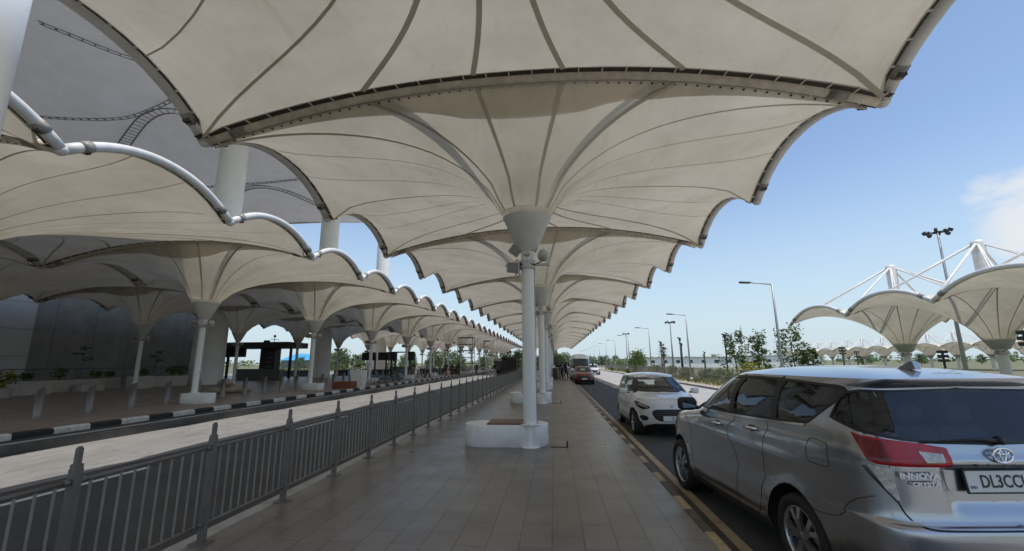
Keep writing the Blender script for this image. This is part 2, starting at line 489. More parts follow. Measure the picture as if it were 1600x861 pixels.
M['cloth_blue'] = mat('pale_blue_cloth', (.22, .27, .36), .85, var=.15)
M['cloth_lilac'] = mat('lilac_cloth', (.26, .20, .33), .85, var=.15)
M['cloth_red'] = mat('maroon_cloth', (.20, .03, .03), .85, var=.2)
M['cloth_white'] = mat('white_cloth', (.6, .6, .58), .85, var=.1)
M['luggage'] = mat('tan_luggage', (.40, .35, .29), .7, var=.15)
M['scaf'] = mat('scaffold_steel', (.33, .31, .28), .5, metal=.5, var=.2)
M['dark_red_mark'] = mat('dark_brown_tarp', (.045, .028, .022), .8, var=.4, vscale=3)
M['tarp'] = mat('black_tarpaulin', (.02, .019, .02), .6, var=.4, vscale=4)
M['pot_soil'] = mat('planter_soil', (.05, .04, .03), .95, var=.2)
M['planter'] = mat('pale_planter', (.48, .45, .41), .6, var=.08, vscale=2)
# ------------------------------------------------------------------ tensile umbrellas
def lerp(a, b, t): return a + (b - a) * t


def umbrella(name, label, P, group=None):
    """inverted membrane umbrella: column, cone collar, fabric, arched edge tubes, mast, struts and added shadow rods"""
    root = empty(name)
    tag(root, label, 'canopy', group)
    hw, yf, yb, zt, rb, rs, zr, rr = (P[k] for k in ('hw', 'yf', 'yb', 'zt', 'rb', 'rs', 'zr', 'rr'))
    ys = P['side']                                   # side nodes between yf and yb
    cr = P.get('cr', .135)
    # column + collar
    m = MB(); m.lathe([(cr * 1.02, 0), (cr, .6), (cr * .98, zr - .7), (cr * .98, zr - .3)], n=20)
    m.lathe([(cr * 1.5, 0.0), (cr * 1.5, .015), (cr * 1.05, .02)], n=20)
    if not P.get('struts'):
        m.lathe([(cr * 1.55, .43), (cr * 1.55, .445), (cr * 1.02, .45)], n=20)
        for q in range(8):
            a = q * math.pi / 4; m.box((cr * 1.36 * math.cos(a), cr * 1.36 * math.sin(a), .455), (.022, .022, .02), 1)
        m.tube([(cr + .012, .02, .45), (cr + .012, .02, zr - 1.1)], .011, 1, 6)
        for z in (1.0, 1.9, 2.8): m.box((cr + .01, .02, z), (.03, .05, .03), 1)
        m.box((cr + .02, .02, 1.35), (.05, .09, .13), 1, bev=.01)
    m.build('column', [M['column'], M['lamp_body']], root)
    m = MB(); m.lathe([(cr * 1.05, zr - .78), (cr * 1.5, zr - .76), (rr * .96, zr - .04), (rr, zr - .02), (rr, zr + .0)], n=28)
    m.lathe([(rr, zr), (rr * 1.0, zr + .012), (rr * .9, zr + .02)], n=28)
    m.build('collar', M['collar'], root)

    # boundary: list of (pos, seam?) going round
    def arch(A, B, rise, n):
        out = []
        for i in range(n):
            s = i / n
            p = Vector(A).lerp(Vector(B), s)
            p.z += rise * (1 - abs(2 * s - 1) ** 2.15)
            out.append(p)
        return out
    yn = [yf] + ys + [yb]
    corners = [(-hw, yf, zt), (hw, yf, zt), (hw, yb, zt), (-hw, yb, zt)]
    arches = [(corners[0], corners[1], rb, 24)]
    for a, b in zip(yn[:-1], yn[1:]): arches.append(((hw, a, zt), (hw, b, zt), rs, 12))
    arches.append((corners[2], corners[3], rb, 24))
    for a, b in zip(yn[::-1][:-1], yn[::-1][1:]): arches.append(((-hw, a, zt), (-hw, b, zt), rs, 12))
    bnd = []; kinds = []
    for k, (A, B, rise, n) in enumerate(arches):
        for i, p in enumerate(arch(A, B, rise, n)):
            bnd.append(p); kinds.append((k, i / n))
    nb = len(bnd)
    zr2 = zr + .10

    def inset(p):
        q = p.copy()
        if abs(p.x) > hw - .01: q.x = p.x * (hw - .17) / hw
        if p.y < yf + .01: q.y = yf + .12
        elif p.y > yb - .01: q.y = yb - .24
        q.z -= .05
        return q

    # form finding: soap-film height over the plan, held at the edge tubes and the collar ring
    hs = .16 * (hw / 6.15)
    gxs = int(round(2 * (hw - .17) / hs)); gys = int(round((yb - yf - .36) / hs))
    X0, X1, Y0_, Y1_ = -(hw - .17), hw - .17, yf + .12, yb - .24
    XS = np.linspace(X0, X1, gxs + 1); YS = np.linspace(Y0_, Y1_, gys + 1)

    def aline(A, B, rise, s): return lerp(A, B, s) + rise * (1 - abs(2 * s - 1) ** 2.15) - .05
    GX, GY = np.meshgrid(XS, YS)
    Z = np.full(GX.shape, zt)
    fx = np.array([aline(zt, zt, rb, (x - X0) / (X1 - X0)) for x in XS])
    fy = []
    for y in YS:
        yy = lerp(yf, yb, (y - Y0_) / (Y1_ - Y0_))
        for a, b in zip(yn[:-1], yn[1:]):
            if a - 1e-6 <= yy <= b + 1e-6: fy.append(aline(zt, zt, rs, (yy - a) / (b - a))); break
    fy = np.array(fy)
    Z[0, :] = fx; Z[-1, :] = fx; Z[:, 0] = fy; Z[:, -1] = fy
    RR = np.sqrt(GX ** 2 + GY ** 2)
    hole = RR < rr * 1.02
    Z[1:-1, 1:-1] = zt - .6 * np.exp(-RR[1:-1, 1:-1] / 2)
    Z[hole] = zr2
    wx = np.ones(Z.shape); wy = np.ones(Z.shape)
    for it in range(2600):
        if it % 160 == 0:
            gy_, gx_ = np.gradient(Z, YS[1] - YS[0], XS[1] - XS[0])
            kk = 1 / (1 + (gx_ ** 2 + gy_ ** 2)) ** P.get('soap', -.7)
            ke = .5 * (kk[1:-1, 1:-1] + kk[1:-1, 2:]); kw = .5 * (kk[1:-1, 1:-1] + kk[1:-1, :-2]); kn = .5 * (kk[1:-1, 1:-1] + kk[2:, 1:-1]); ks = .5 * (kk[1:-1, 1:-1] + kk[:-2, 1:-1])
            kt = ke + kw + kn + ks
        nz = (ke * Z[1:-1, 2:] + kw * Z[1:-1, :-2] + kn * Z[2:, 1:-1] + ks * Z[:-2, 1:-1]) / kt
        Z[1:-1, 1:-1] += 1.0 * (nz - Z[1:-1, 1:-1])
        Z[hole] = zr2

    def height(x, y):
        r_ = math.hypot(x, y)
        u = min(max((x - X0) / (X1 - X0) * gxs, 0), gxs - 1e-6); v = min(max((y - Y0_) / (Y1_ - Y0_) * gys, 0), gys - 1e-6)
        i, j = int(u), int(v); a, b = u - i, v - j
        z = (Z[j, i] * (1 - a) + Z[j, i + 1] * a) * (1 - b) + (Z[j + 1, i] * (1 - a) + Z[j + 1, i + 1] * a) * b
        return float(lerp(zr2, z, min(1, max(0, (r_ - rr) / .25)))) if r_ < rr + .25 else float(z)

    def path(p, t):
        B = inset(p)
        by = B.y * (.62 if B.y > 0 else 1.0)
        a = math.atan2(by, B.x)
        C = Vector((rr * math.cos(a), rr * math.sin(a), 0))
        P0 = Vector((B.x, B.y, 0))
        back = B.y > yb - .5
        if B.y > 0:
            V = Vector((0, 4.1 / 7.35 * yb if back and P['side'] else B.y * (.55 if P['side'] else .3), 0))
            K1 = P0.lerp(V, .5 if back else .62); K2 = P0.lerp(V, .97) if back else (C * .55 + K1 * .30)
            q = C * (1 - t) ** 3 + K2 * 3 * t * (1 - t) ** 2 + K1 * 3 * t * t * (1 - t) + P0 * t ** 3
        else:
            q = C.lerp(P0, t)
        q.z = B.z if t >= .9999 else height(q.x, q.y)
        return q
    nt = 16
    m = MB()
    vs = []; fs = []
    for j in range(nt + 1):
        t = j / nt
        for p in bnd: vs.append(path(p, t))
    for j in range(nt):
        for i in range(nb):
            i2 = (i + 1) % nb
            fs.append((j * nb + i, j * nb + i2, (j + 1) * nb + i2, (j + 1) * nb + i))
    m.add(vs, fs, 0, True)
    ring = [(rr * 1.01, zr + .005), (rr * 1.03, zr2 + .01)]
    m.lathe(ring, n=28, mi=0)
    # seams, 10 cm wide welded strips on the underside
    def seam_at(p, w=.05):
        pts = [path(p, t / 18) for t in range(0, 19)]
        a = []; b = []
        for i, q in enumerate(pts):
            t = pts[min(i + 1, 18)] - pts[max(0, i - 1)]
            h = Vector((t.y, -t.x, 0)).normalized() * w * (.55 + .45 * i / 18)
            a.append(q + h - Vector((0, 0, .016))); b.append(q - h - Vector((0, 0, .016)))
        n = len(pts)
        m.add(a + b, [(i, i + 1, n + i + 1, n + i) for i in range(n - 1)], 1, True)

    def on_arch(k, s):
        A, B, rise, n = arches[k]
        p = Vector(A).lerp(Vector(B), s); p.z += rise * (1 - abs(2 * s - 1) ** 2.15)
        return p
    ns = len(ys) + 1
    back = ns + 1
    for x in P['bx']:
        seam_at(on_arch(0, .5 + x / (2 * hw))); seam_at(on_arch(back, .5 + x / (2 * hw)))
    for k in list(range(1, ns + 1)) + list(range(back + 1, back + 1 + ns)):
        cnt = P['sn']
        for c in range(1, cnt + 1): seam_at(on_arch(k, c / (cnt + 1)), .017)
        seam_at(on_arch(k, 0), .03)
    seam_at(on_arch(0, 0)); seam_at(on_arch(back, 0))
    # flap: second cloth layer along the front beam, added to darken that band
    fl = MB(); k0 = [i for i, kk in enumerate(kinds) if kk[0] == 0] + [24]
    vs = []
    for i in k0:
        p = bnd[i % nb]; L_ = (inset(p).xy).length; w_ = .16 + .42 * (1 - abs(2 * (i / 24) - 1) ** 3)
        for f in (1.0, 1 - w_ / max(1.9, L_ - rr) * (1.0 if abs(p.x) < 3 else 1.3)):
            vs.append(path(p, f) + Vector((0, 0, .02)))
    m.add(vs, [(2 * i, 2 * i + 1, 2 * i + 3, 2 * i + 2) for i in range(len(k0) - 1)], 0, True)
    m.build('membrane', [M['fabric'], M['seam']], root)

    # front edge beam: pipe with dark channels and cleats on both sides
    def tube_line(k, n=28):
        return [on_arch(k, i / n) for i in range(n + 1)]

    def edge(m, pts, inward, r, gap, cle=.42):
        """dark channel from pipe to membrane edge with pale cleats and bolts"""
        L = 0; nxt = .2
        a = []; b = []
        for p in pts:
            a.append(p + inward * r * .6 - Vector((0, 0, r * .25))); b.append(p + inward * (gap + .015) - Vector((0, 0, .045)))
        n = len(pts)
        m.add(a + b, [(i, i + 1, n + i + 1, n + i) for i in range(n - 1)], 1, True)
        for i in range(n - 1):
            d = (pts[i + 1] - pts[i]); seg = d.length; d = d.normalized()
            while nxt < L + seg:
                c = pts[i] + d * (nxt - L)
                c1 = c + inward * r * .5 - Vector((0, 0, r * .3)); c2 = c + inward * (gap + .02) - Vector((0, 0, .06))
                m.tube([c1, c2], .016, 0, 4)
                nxt += cle
            L += seg

    def bolts(m, pts, inward, r, step=.2):
        L = 0; nxt = .1
        for i in range(len(pts) - 1):
            d = (pts[i + 1] - pts[i]); seg = d.length; d = d.normalized()
            while nxt < L + seg:
                c = pts[i] + d * (nxt - L) + inward * (r + .055) - Vector((0, 0, .075))
                m.box(c, (.03, .03, .02), 1)
                nxt += step
            L += seg
    pr_ = P.get('pr', .105)
    def front_pipe(nm, k, i1, i2):
        pts = tube_line(k)
        m = MB()
        m.tube(pts, pr_, 0, 10)
        edge(m, pts, i1, pr_, .26); edge(m, pts, i2, pr_, .14, .8)
        bolts(m, pts, i2, pr_)
        for e in (.055, .945):
            q = [on_arch(k, e - .012), on_arch(k, e + .012)]
            m.tube(q, pr_ * 1.22, 2, 10)
        m.build(nm, [M['beam_steel'], M['channel'], M['sleeve']], root)
    front_pipe('edge_beam', 0, Vector((0, -1, 0)), Vector((0, 1, 0)))
    if P.get('last'):
        front_pipe('edge_beam', back, Vector((0, -1, 0)), Vector((0, 1, 0)))
    for sd in (0, 1):
        m = MB()
        ks = list(range(1, ns + 1)) if sd == 0 else list(range(back + 1, back + 1 + ns))
        for k in ks:
            pts = tube_line(k, 18)
            m.tube(pts, pr_ * 1.05, 0, 10)
            inw = Vector((-1, 0, 0)) if sd == 0 else Vector((1, 0, 0))
            edge(m, pts, inw, pr_, .19)
            for e in (.09, .91):
                m.tube([on_arch(k, e - .02), on_arch(k, e + .02)], pr_ * 1.22, 2, 10)
                m.box(on_arch(k, e) - Vector((0, 0, pr_)), (.12, .16, .07), 1)
            m.sphere(on_arch(k, 0), pr_ * 1.15, 0, 6)
        m.build('edge_tube', [M['white_steel'], M['channel'], M['sleeve']], root)
    # mast and struts; walkway and terminal rows' are unseen, added to cast shadow stripes
    zm = P['zm']
    m = MB(); m.lathe([(cr * 1.3, zr - .35), (cr * 1.3, zm - .25), (cr * 1.05, zm), (0.02, zm + .03)], n=14)
    m.build('mast', M['white_steel'], root)
    ends = [(sx * (hw - .05), y, zt + .05) for sx in (-1, 1) for y in yn] if P.get('struts') else []
    for sx in (-1, 1):  # twin front rods, added for the stripes they throw on the membrane
        for kk in (0,):
            q = on_arch(kk, .5 + sx * P['bx'][3] / (2 * hw)); ends.append((q.x, q.y, q.z + .05))
    for e in ends:
        m = MB()
        a = Vector((0, 0, zm - .12)); b = Vector(e)
        if abs(e[0]) < hw - 1:
            for of in (-.14, .14): m.tube([a.lerp(b, .03) + Vector((of * .3, 0, 0)), b + Vector((of, 0, 0))], .06, 0, 8)
        else: m.tube([a.lerp(b, .03), b], .1, 0, 8)
        m.tube([a, a.lerp(b, .05)], .035, 1, 6)
        m.build('strut', [M['white_steel'], M['sleeve']], root)
    # floodlights on a bracket
    zb = zr - 1.06
    br = MB(); br.box((0, 0, zb), (.95, .06, .05)); br.lathe([(cr * 1.25, zb - .09), (cr * 1.25, zb + .09)], n=16)
    br.tube([(-.3, -.03, zb + .03), (-.22, -.1, zb + .10), (-.12, -.12, zb - .02), (0, -.16, zb + .05), (.14, -.12, zb - .03), (.3, -.06, zb + .06)], .012, 1, 5)
    br.box((0, -cr - .05, zb + .22), (.14, .12, .13), 2, bev=.03)
    bo = br.build('lamp_bracket', [M['lamp_body'], M['cable'], M['lamp_body']], root)
    for kind, c, rz in P['lamps']:
        l = MB()
        if kind == 'square':
            l.box((0, 0, 0), (.24, .09, .22), 0, bev=.02); l.box((0, -.05, 0), (.2, .012, .18), 1)
            for i in range(5): l.box((-.09 + i * .045, .055, 0), (.012, .04, .2), 0)
        elif kind == 'box':
            l.box((0, 0, 0), (.27, .2, .24), 0, bev=.02, taper=.95); l.box((0, -.105, 0), (.22, .012, .19), 1); l.box((.06, 0, -.17), (.03, .03, .14), 0)
        else:
            l.lathe([(.0, .10), (.06, .10), (.10, .05), (.125, -.06), (.13, -.1), (.12, -.1), (.11, -.08), (.0, -.07)], n=16, M=Matrix.Rotation(R(70), 4, 'X'))
            l.lathe([(.105, -.085), (.0, -.08)], n=16, M=Matrix.Rotation(R(70), 4, 'X'), mi=1)
            l.box((0, .02, -.14), (.03, .04, .12), 0)
        ob = l.build('floodlight', [M['lamp_body'], M['lamp_glass']], bo)
        ob.location = (c[0], c[1], zb + c[2]); ob.rotation_euler = (R(P.get('ltilt', 12)), R(rz), R(c[3] if len(c) > 3 else 0))
    return root


S = 9.3
Y0 = 9.12
LAMPS_A = [('square', (-.26, -.05, .32), 38), ('box', (-.30, -.08, -.06), 4), ('round', (.34, -.04, .22), -25)]
LAMPS_B = [('box', (-.38, -.05, .12), 0), ('box', (-.1, -.2, .1), 0), ('round', (.38, -.05, .14), -10)]
PC = dict(hw=6.15, yf=-1.95, yb=S - 1.95, side=[2.70], zt=5.93, rb=.93, rs=.80, zr=4.77, rr=.53, zm=7.35, bx=(-2.9, -.82, .82, 2.9), sn=2, lamps=LAMPS_A)
PL = dict(PC, zr=4.45, rr=.56, lamps=LAMPS_B)
ux = -.53
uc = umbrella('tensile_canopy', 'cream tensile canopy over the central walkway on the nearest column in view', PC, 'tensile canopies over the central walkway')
uc.location = (ux, Y0, 0)
NC = 15
for k in range(-1, NC):
    if k == 0: continue
    o = copy_tree(uc)
    o.location = (ux, Y0 + S * k, 0)
    if k == -1: o['label'] = 'cream tensile canopy spreading across the top of the view, nearest of the central walkway'
    else: o['label'] = 'cream tensile canopy over the central walkway on its %s column counted from the nearest one' % ordw(k + 1)
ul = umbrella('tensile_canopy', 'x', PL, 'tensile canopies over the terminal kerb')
first = True
lx = -15.95
for k in range(-1, 15):
    o = ul if first else copy_tree(ul)
    first = False
    o.location = (lx, Y0 + S * k, 0)
    o['label'] = ('cream tensile canopy along the terminal kerb with white scalloped edge, %s from the near end' % ordw(k + 2))
for k in range(-1, 12):
    o = copy_tree(ul)
    o.location = (lx - 12.5, Y0 + S * k, 0)
    o['label'] = 'shaded grey canopy of the rear row by the terminal wall, %s from the near end' % ordw(k + 2)
    o['group'] = 'shaded canopies by the terminal wall'
# right of the road: larger single-scallop canopies over the lower parking level
PRR = dict(hw=7.9, yf=-S / 2, yb=S / 2, side=[], zt=7.25, rb=1.5, rs=1.35, zr=4.72, rr=.95, zm=12.7, bx=(-3.4, -1.1, 1.1, 3.4), sn=3, struts=1, lamps=LAMPS_B, cr=.34, pr=.15)
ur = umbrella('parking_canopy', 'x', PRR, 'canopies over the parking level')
GR = -1.62
lab = ['last white-edged canopy at the far end of the parking row behind the silver car', 'large tensile canopy in the middle of the parking row, tall mast behind the silver car',
       'tensile canopy cut by the right edge above the silver car', 'tensile canopy of the parking row nearest the camera']
for i in range(4):
    o = ur if i == 0 else copy_tree(ur)
    o.location = (34.4, 46.8 - i * S, GR)
    o['label'] = lab[i]
for i in range(12):
    o = copy_tree(ur)
    o.location = (112 + (i % 2) * .4, 116 + i * S, -1.2); o.scale = (1, 1, .84)
    o['label'] = 'small distant canopy with white mast on the horizon at right, %s from the right end' % ordw(i + 1)
    o['group'] = 'distant canopies on the horizon'

# ------------------------------------------------------------------ the setting
def sheet(name, x0, x1, y0, y1, z, m, thick=None, kind='structure', nx=1, ny=1, zf=None):
    mb = MB()
    if thick:
        mb.box(((x0 + x1) / 2, (y0 + y1) / 2, z - thick / 2), (x1 - x0, y1 - y0, thick))
    else:
        vs = []; fs = []
        for j in range(ny + 1):
            for i in range(nx + 1):
                x = lerp(x0, x1, i / nx); y = lerp(y0, y1, j / ny)
                vs.append((x, y, zf(x, y) if zf else z))
        for j in range(ny):
            for i in range(nx):
                a = j * (nx + 1) + i
                fs.append((a, a + 1, a + nx + 2, a + nx + 1))
        mb.add(vs, fs, 0, bool(zf))
    o = mb.build(name, m)
    return tag(o, kind=kind)


def smooth(a, b, x):
    t = max(0, min(1, (x - a) / (b - a))); return t * t * (3 - 2 * t)


def ground_z(x, y):
    z = -.42
    z += (GR + .42) * smooth(16, 21, x) * (1 - smooth(62, 95, y))
    z += (-1.2 + .42) * smooth(60, 100, x) * smooth(62, 95, y)
    return z


# graded ground to the horizon
gx = [-3000, -900, -400, -200, -120, -80, -50, -30, 0, 10, 13, 15, 16, 17, 18, 19, 20, 21, 24, 30, 40, 55, 70, 85, 100, 130, 180, 300, 700, 3000]
gy = [-600, -200, -80, -40, -10, 5, 20, 35, 50, 60, 65, 70, 75, 80, 85, 90, 95, 110, 140, 200, 300, 500, 1000, 4000]
mb = MB()
mb.add([(x, y, ground_z(x, y)) for y in gy for x in gx],
       [(j * len(gx) + i, j * len(gx) + i + 1, (j + 1) * len(gx) + i + 1, (j + 1) * len(gx) + i) for j in range(len(gy) - 1) for i in range(len(gx) - 1)], 0, True)
tag(mb.build('ground', M['grassland']), kind='structure')
YE = 175
sheet('walkway', -3.42, 1.41, -8, YE, 0.0, M['floor'], .4)
sheet('drop_off_road', 1.55, 10.4, -30, 260, -.2, M['asphalt'], .2)
sheet('through_road', 4.9, 10.2, -30, 260, -.196, M['road'])
sheet('far_kerb', 10.4, 10.62, -30, 260, -.08, M['kerb'], .3)
sheet('verge', 10.62, 15.4, -30, 260, -.2, M['soil'], .25)
sheet('inner_road', -8.05, -3.62, -30, YE, -.15, M['asphalt'], .3)
sheet('concrete_apron', -11.2, -8.05, -30, 62, -.146, M['concrete'], .3)
sheet('inner_road', -11.2, -8.05, 62, YE, -.15, M['asphalt'], .3)
sheet('terminal_road', -13.4, -11.5, -30, YE, -.13, M['asphalt'], .3)
sheet('terminal_plaza', -60, -13.62, -30, 130, 0.0, M['plaza'], .4)
# kerbs
mb = MB(); mb.box((1.48, 83, -.2), (.14, 182, .39), bev=.03); tag(mb.build('walkway_kerb', M['kerb_yellow']), kind='structure')
sheet('gutter', 1.56, 1.78, -8, YE, -.195, M['kerb_brown'])
sheet('edge_line', 1.78, 1.90, -8, YE, -.192, M['line_yellow'])
mb = MB(); mb.box((-3.52, 83, -.10), (.20, 182, .19), bev=.025); mb.box((-3.70, 83, -.13), (.15, 182, .10)); tag(mb.build('walkway_kerb', M['kerb']), kind='structure')
mb = MB(); mb.box((-11.35, 70, -.06), (.3, 200, .22), 0, bev=.03); mb.box((-11.44, 70, .058), (.12, 200, .012), 1)
tag(mb.build('median_kerb', [M['kerb_dark'], M['kerb']]), kind='structure')
mb = MB(); mb.box((-13.51, 20, -.08), (.22, 76, .21), bev=.04); tag(mb.build('painted_kerb', M['kerb_bw']), kind='structure')
mb = MB(); mb.box((-13.51, 94, -.08), (.22, 72, .21), bev=.04); tag(mb.build('terminal_kerb', M['kerb']), kind='structure')
mb = MB()
for i in range(-2, 14):
    y = 4.6 + i * 7.6
    mb.add([(-7.38, y, -.145), (-7.26, y, -.145), (-7.26, y + 3.05, -.145), (-7.38, y + 3.05, -.145)], [(0, 1, 2, 3)])
tag(mb.build('lane_marking', M['line_white']), kind='structure')

# ------------------------------------------------------------------ benches round the columns
def stadium(x0, x1, y0, y1, n=12):
    r = (y1 - y0) / 2; cy = (y0 + y1) / 2
    pts = []
    for i in range(n + 1):
        a = -math.pi / 2 + math.pi * i / n; pts.append((x1 - r + r * math.cos(a), cy + r * math.sin(a)))
    for i in range(n + 1):
        a = math.pi / 2 + math.pi * i / n; pts.append((x0 + r + r * math.cos(a), cy + r * math.sin(a)))
    return pts


def bench(label, loc, small=False):
    root = empty('column_bench', loc)
    tag(root, label, 'bench', 'bench plinths round the canopy columns')
    m = MB()
    x0, x1, y0, y1 = (-1.36, .36, -.13, .62) if not small else (-.55, .95, -.35, .35)
    o = stadium(x0, x1, y0, y1, 20)
    cx, cy = (x0 + x1) / 2, (y0 + y1) / 2
    def off(k): return [(cx + (x - cx) * (1 - k / (x1 - x0) * 2), cy + (y - cy) * (1 - k / (y1 - y0) * 2)) for x, y in o]
    n = len(o)
    rings = [(off(.012), 0.0), (o, .015), (o, .41), (off(.006), .425), (off(.02), .43)]
    vs = []; fs = []
    for pts, z in rings: vs += [(x, y, z) for x, y in pts]
    for l in range(len(rings) - 1):
        for i in range(n):
            j = (i + 1) % n
            fs.append((l * n + i, l * n + j, (l + 1) * n + j, (l + 1) * n + i))
    m.add(vs, fs, 0, True)
    b = len(m.v) - n
    m.f.append(tuple(range(b, b + n))); m.m.append(0); m.sm.append(False)
    m.build('plinth', M['plinth'], root)
    if not small:
        s = MB()
        for i in range(6):
            s.box((-.44, -.105 + .06 + i * .112, .437), (.84, .108, .04), bev=.006)
        s.box((-.44, -.108, .425), (.84, .012, .055))
        s.build('seat', M['wood'], root)
    return root


b0 = bench('round white plinth bench with wooden seat at the nearest walkway column', (ux, Y0, 0))
for k in range(1, 8):
    c = copy_tree(b0); c.location = (ux, Y0 + S * k, 0)
    c['label'] = 'round white plinth bench with wooden seat at the %s walkway column' % ordw(k + 1)
b1 = bench('low white plinth at the foot of the nearest visible terminal kerb column', (lx, Y0 + S, 0), True)
for k in range(2, 8):
    c = copy_tree(b1); c.location = (lx, Y0 + S * k, 0)
    c['label'] = 'low white plinth at the foot of the %s terminal kerb column' % ordw(k)

# small iron bollard stubs beside the benches (dark hooks on the floor)
def stub(label, loc):
    m = MB(); m.box((0, 0, .06), (.03, .05, .12)); m.box((-.16, 0, .006), (.32, .03, .012))
    o = m.build('floor_hook', M['black']); o.location = loc
    return tag(o, label, 'hook', 'floor hooks beside the benches')
stub('small black upright hook on the floor right of the nearest bench', (ux + .73, Y0 - .02, 0))
stub('small black upright hook on the floor right of the second bench', (ux + .73, Y0 + S - .02, 0))

# ------------------------------------------------------------------ railing
rail = empty('railing', (-3.36, 0, 0))
tag(rail, 'long brown grey steel railing with pointed posts along the left edge of the walkway', 'railing')
pm = MB()
pm.box((0, 0, .008), (.16, .13, .016)); pm.box((0, 0, .48), (.056, .056, .93)); pm.box((0, 0, .955), (.05, .05, .04))
pm.box((0, 0, 1.02), (.032, .032, .12)); pm.box((0, 0, 1.085), (.022, .022, .012))
post = pm.build('post', M['rail'], rail)
pn = MB()
d = 1.253
pn.tube([(0, .03, .86), (0, d - .03, .86)], .016, 0, 8); pn.tube([(0, .03, .17), (0, d - .03, .17)], .016, 0, 8)
for e in (.05, d - .05):
    for z in (.86, .17): pn.tube([(0, e - .025, z), (0, e + .025, z)], .023, 0, 8)
for i in range(10):
    y = .115 + i * (d - .23) / 9
    pn.tube([(0, y, .17), (0, y, .86)], .0095, 1, 6, caps=False)
panel = pn.build('rail_panel', [M['rail'], M['rail_bar']], rail)
for i in range(-3, 62):
    y = 4.19 + d * i
    p = post if i == -3 else post.copy()
    q = panel if i == -3 else panel.copy()
    for o in (p, q):
        if i != -3: COL.objects.link(o)
        o.parent = rail; o.location = (0, y, 0)

# ------------------------------------------------------------------ bollards
bm_ = MB()
n = 20
vs = []
for z, k in ((0, 1), (.84, 1)):
    for i in range(n):
        a = 2 * math.pi * i / n
        zz = z if z == 0 else .9 + .075 * math.cos(a)
        vs.append((.105 * math.cos(a), .105 * math.sin(a), zz))
bm_.add(vs, [(i, (i + 1) % n, n + (i + 1) % n, n + i) for i in range(n)], 0, True)
bm_.f.append(tuple(range(n, 2 * n))); bm_.m.append(1); bm_.sm.append(False)
bm_.lathe([(.13, 0), (.13, .012), (.105, .014)], n=20)
bol = bm_.build('bollard', [M['steel'], M['dark_grey']])
tag(bol, 'brushed steel bollard with slanted top, nearest of the row by the painted kerb', 'bollard', 'steel bollards along the terminal plaza')
for i in range(46):
    o = bol if i == 0 else bol.copy()
    if i: COL.objects.link(o)
    o.location = (-16.75, 13.1 + 1.6 * i, 0)
    if i: o['label'] = 'steel bollard with slanted top, %s from the near end of its row' % ordw(i + 1)
# ------------------------------------------------------------------ high terminal roof, tall columns, wall
ROOFZ = 23.0
rf = empty('terminal_roof', (-44, 20, 0)); tag(rf, 'huge grey fabric roof high above the left canopies', 'roof')
mb = MB()
nx, ny = 24, 30
vs = []
for j in range(ny + 1):
    for i in range(nx + 1):
        x = lerp(-46, 31.5, i / nx); y = lerp(-55, 40.2, j / ny)
        z = ROOFZ + 1.05 * math.sin((x + 2) * .23) * math.cos(y * .19) + 1.0 * smooth(0, 1, 1 - j / ny) - .3
        z += 1.6 * math.exp(-((x - 14) ** 2 / 60 + (y - 13) ** 2 / 40))
        vs.append((x, y, z))
fs = []
for j in range(ny):
    for i in range(nx):
        a = j * (nx + 1) + i; fs.append((a, a + 1, a + nx + 2, a + nx + 1))
mb.add(vs, fs, 0, True)
b = [(x, y, z + .5) for x, y, z in vs]
mb.tube([(-46, 40.2, ROOFZ), (31.5, 40.2, ROOFZ)], .22, 0, 8); mb.tube([(31.5, -55, ROOFZ + .5), (31.5, 40.2, ROOFZ)], .22, 0, 8)
mb.build('roof_membrane', M['roof_fab'], rf)
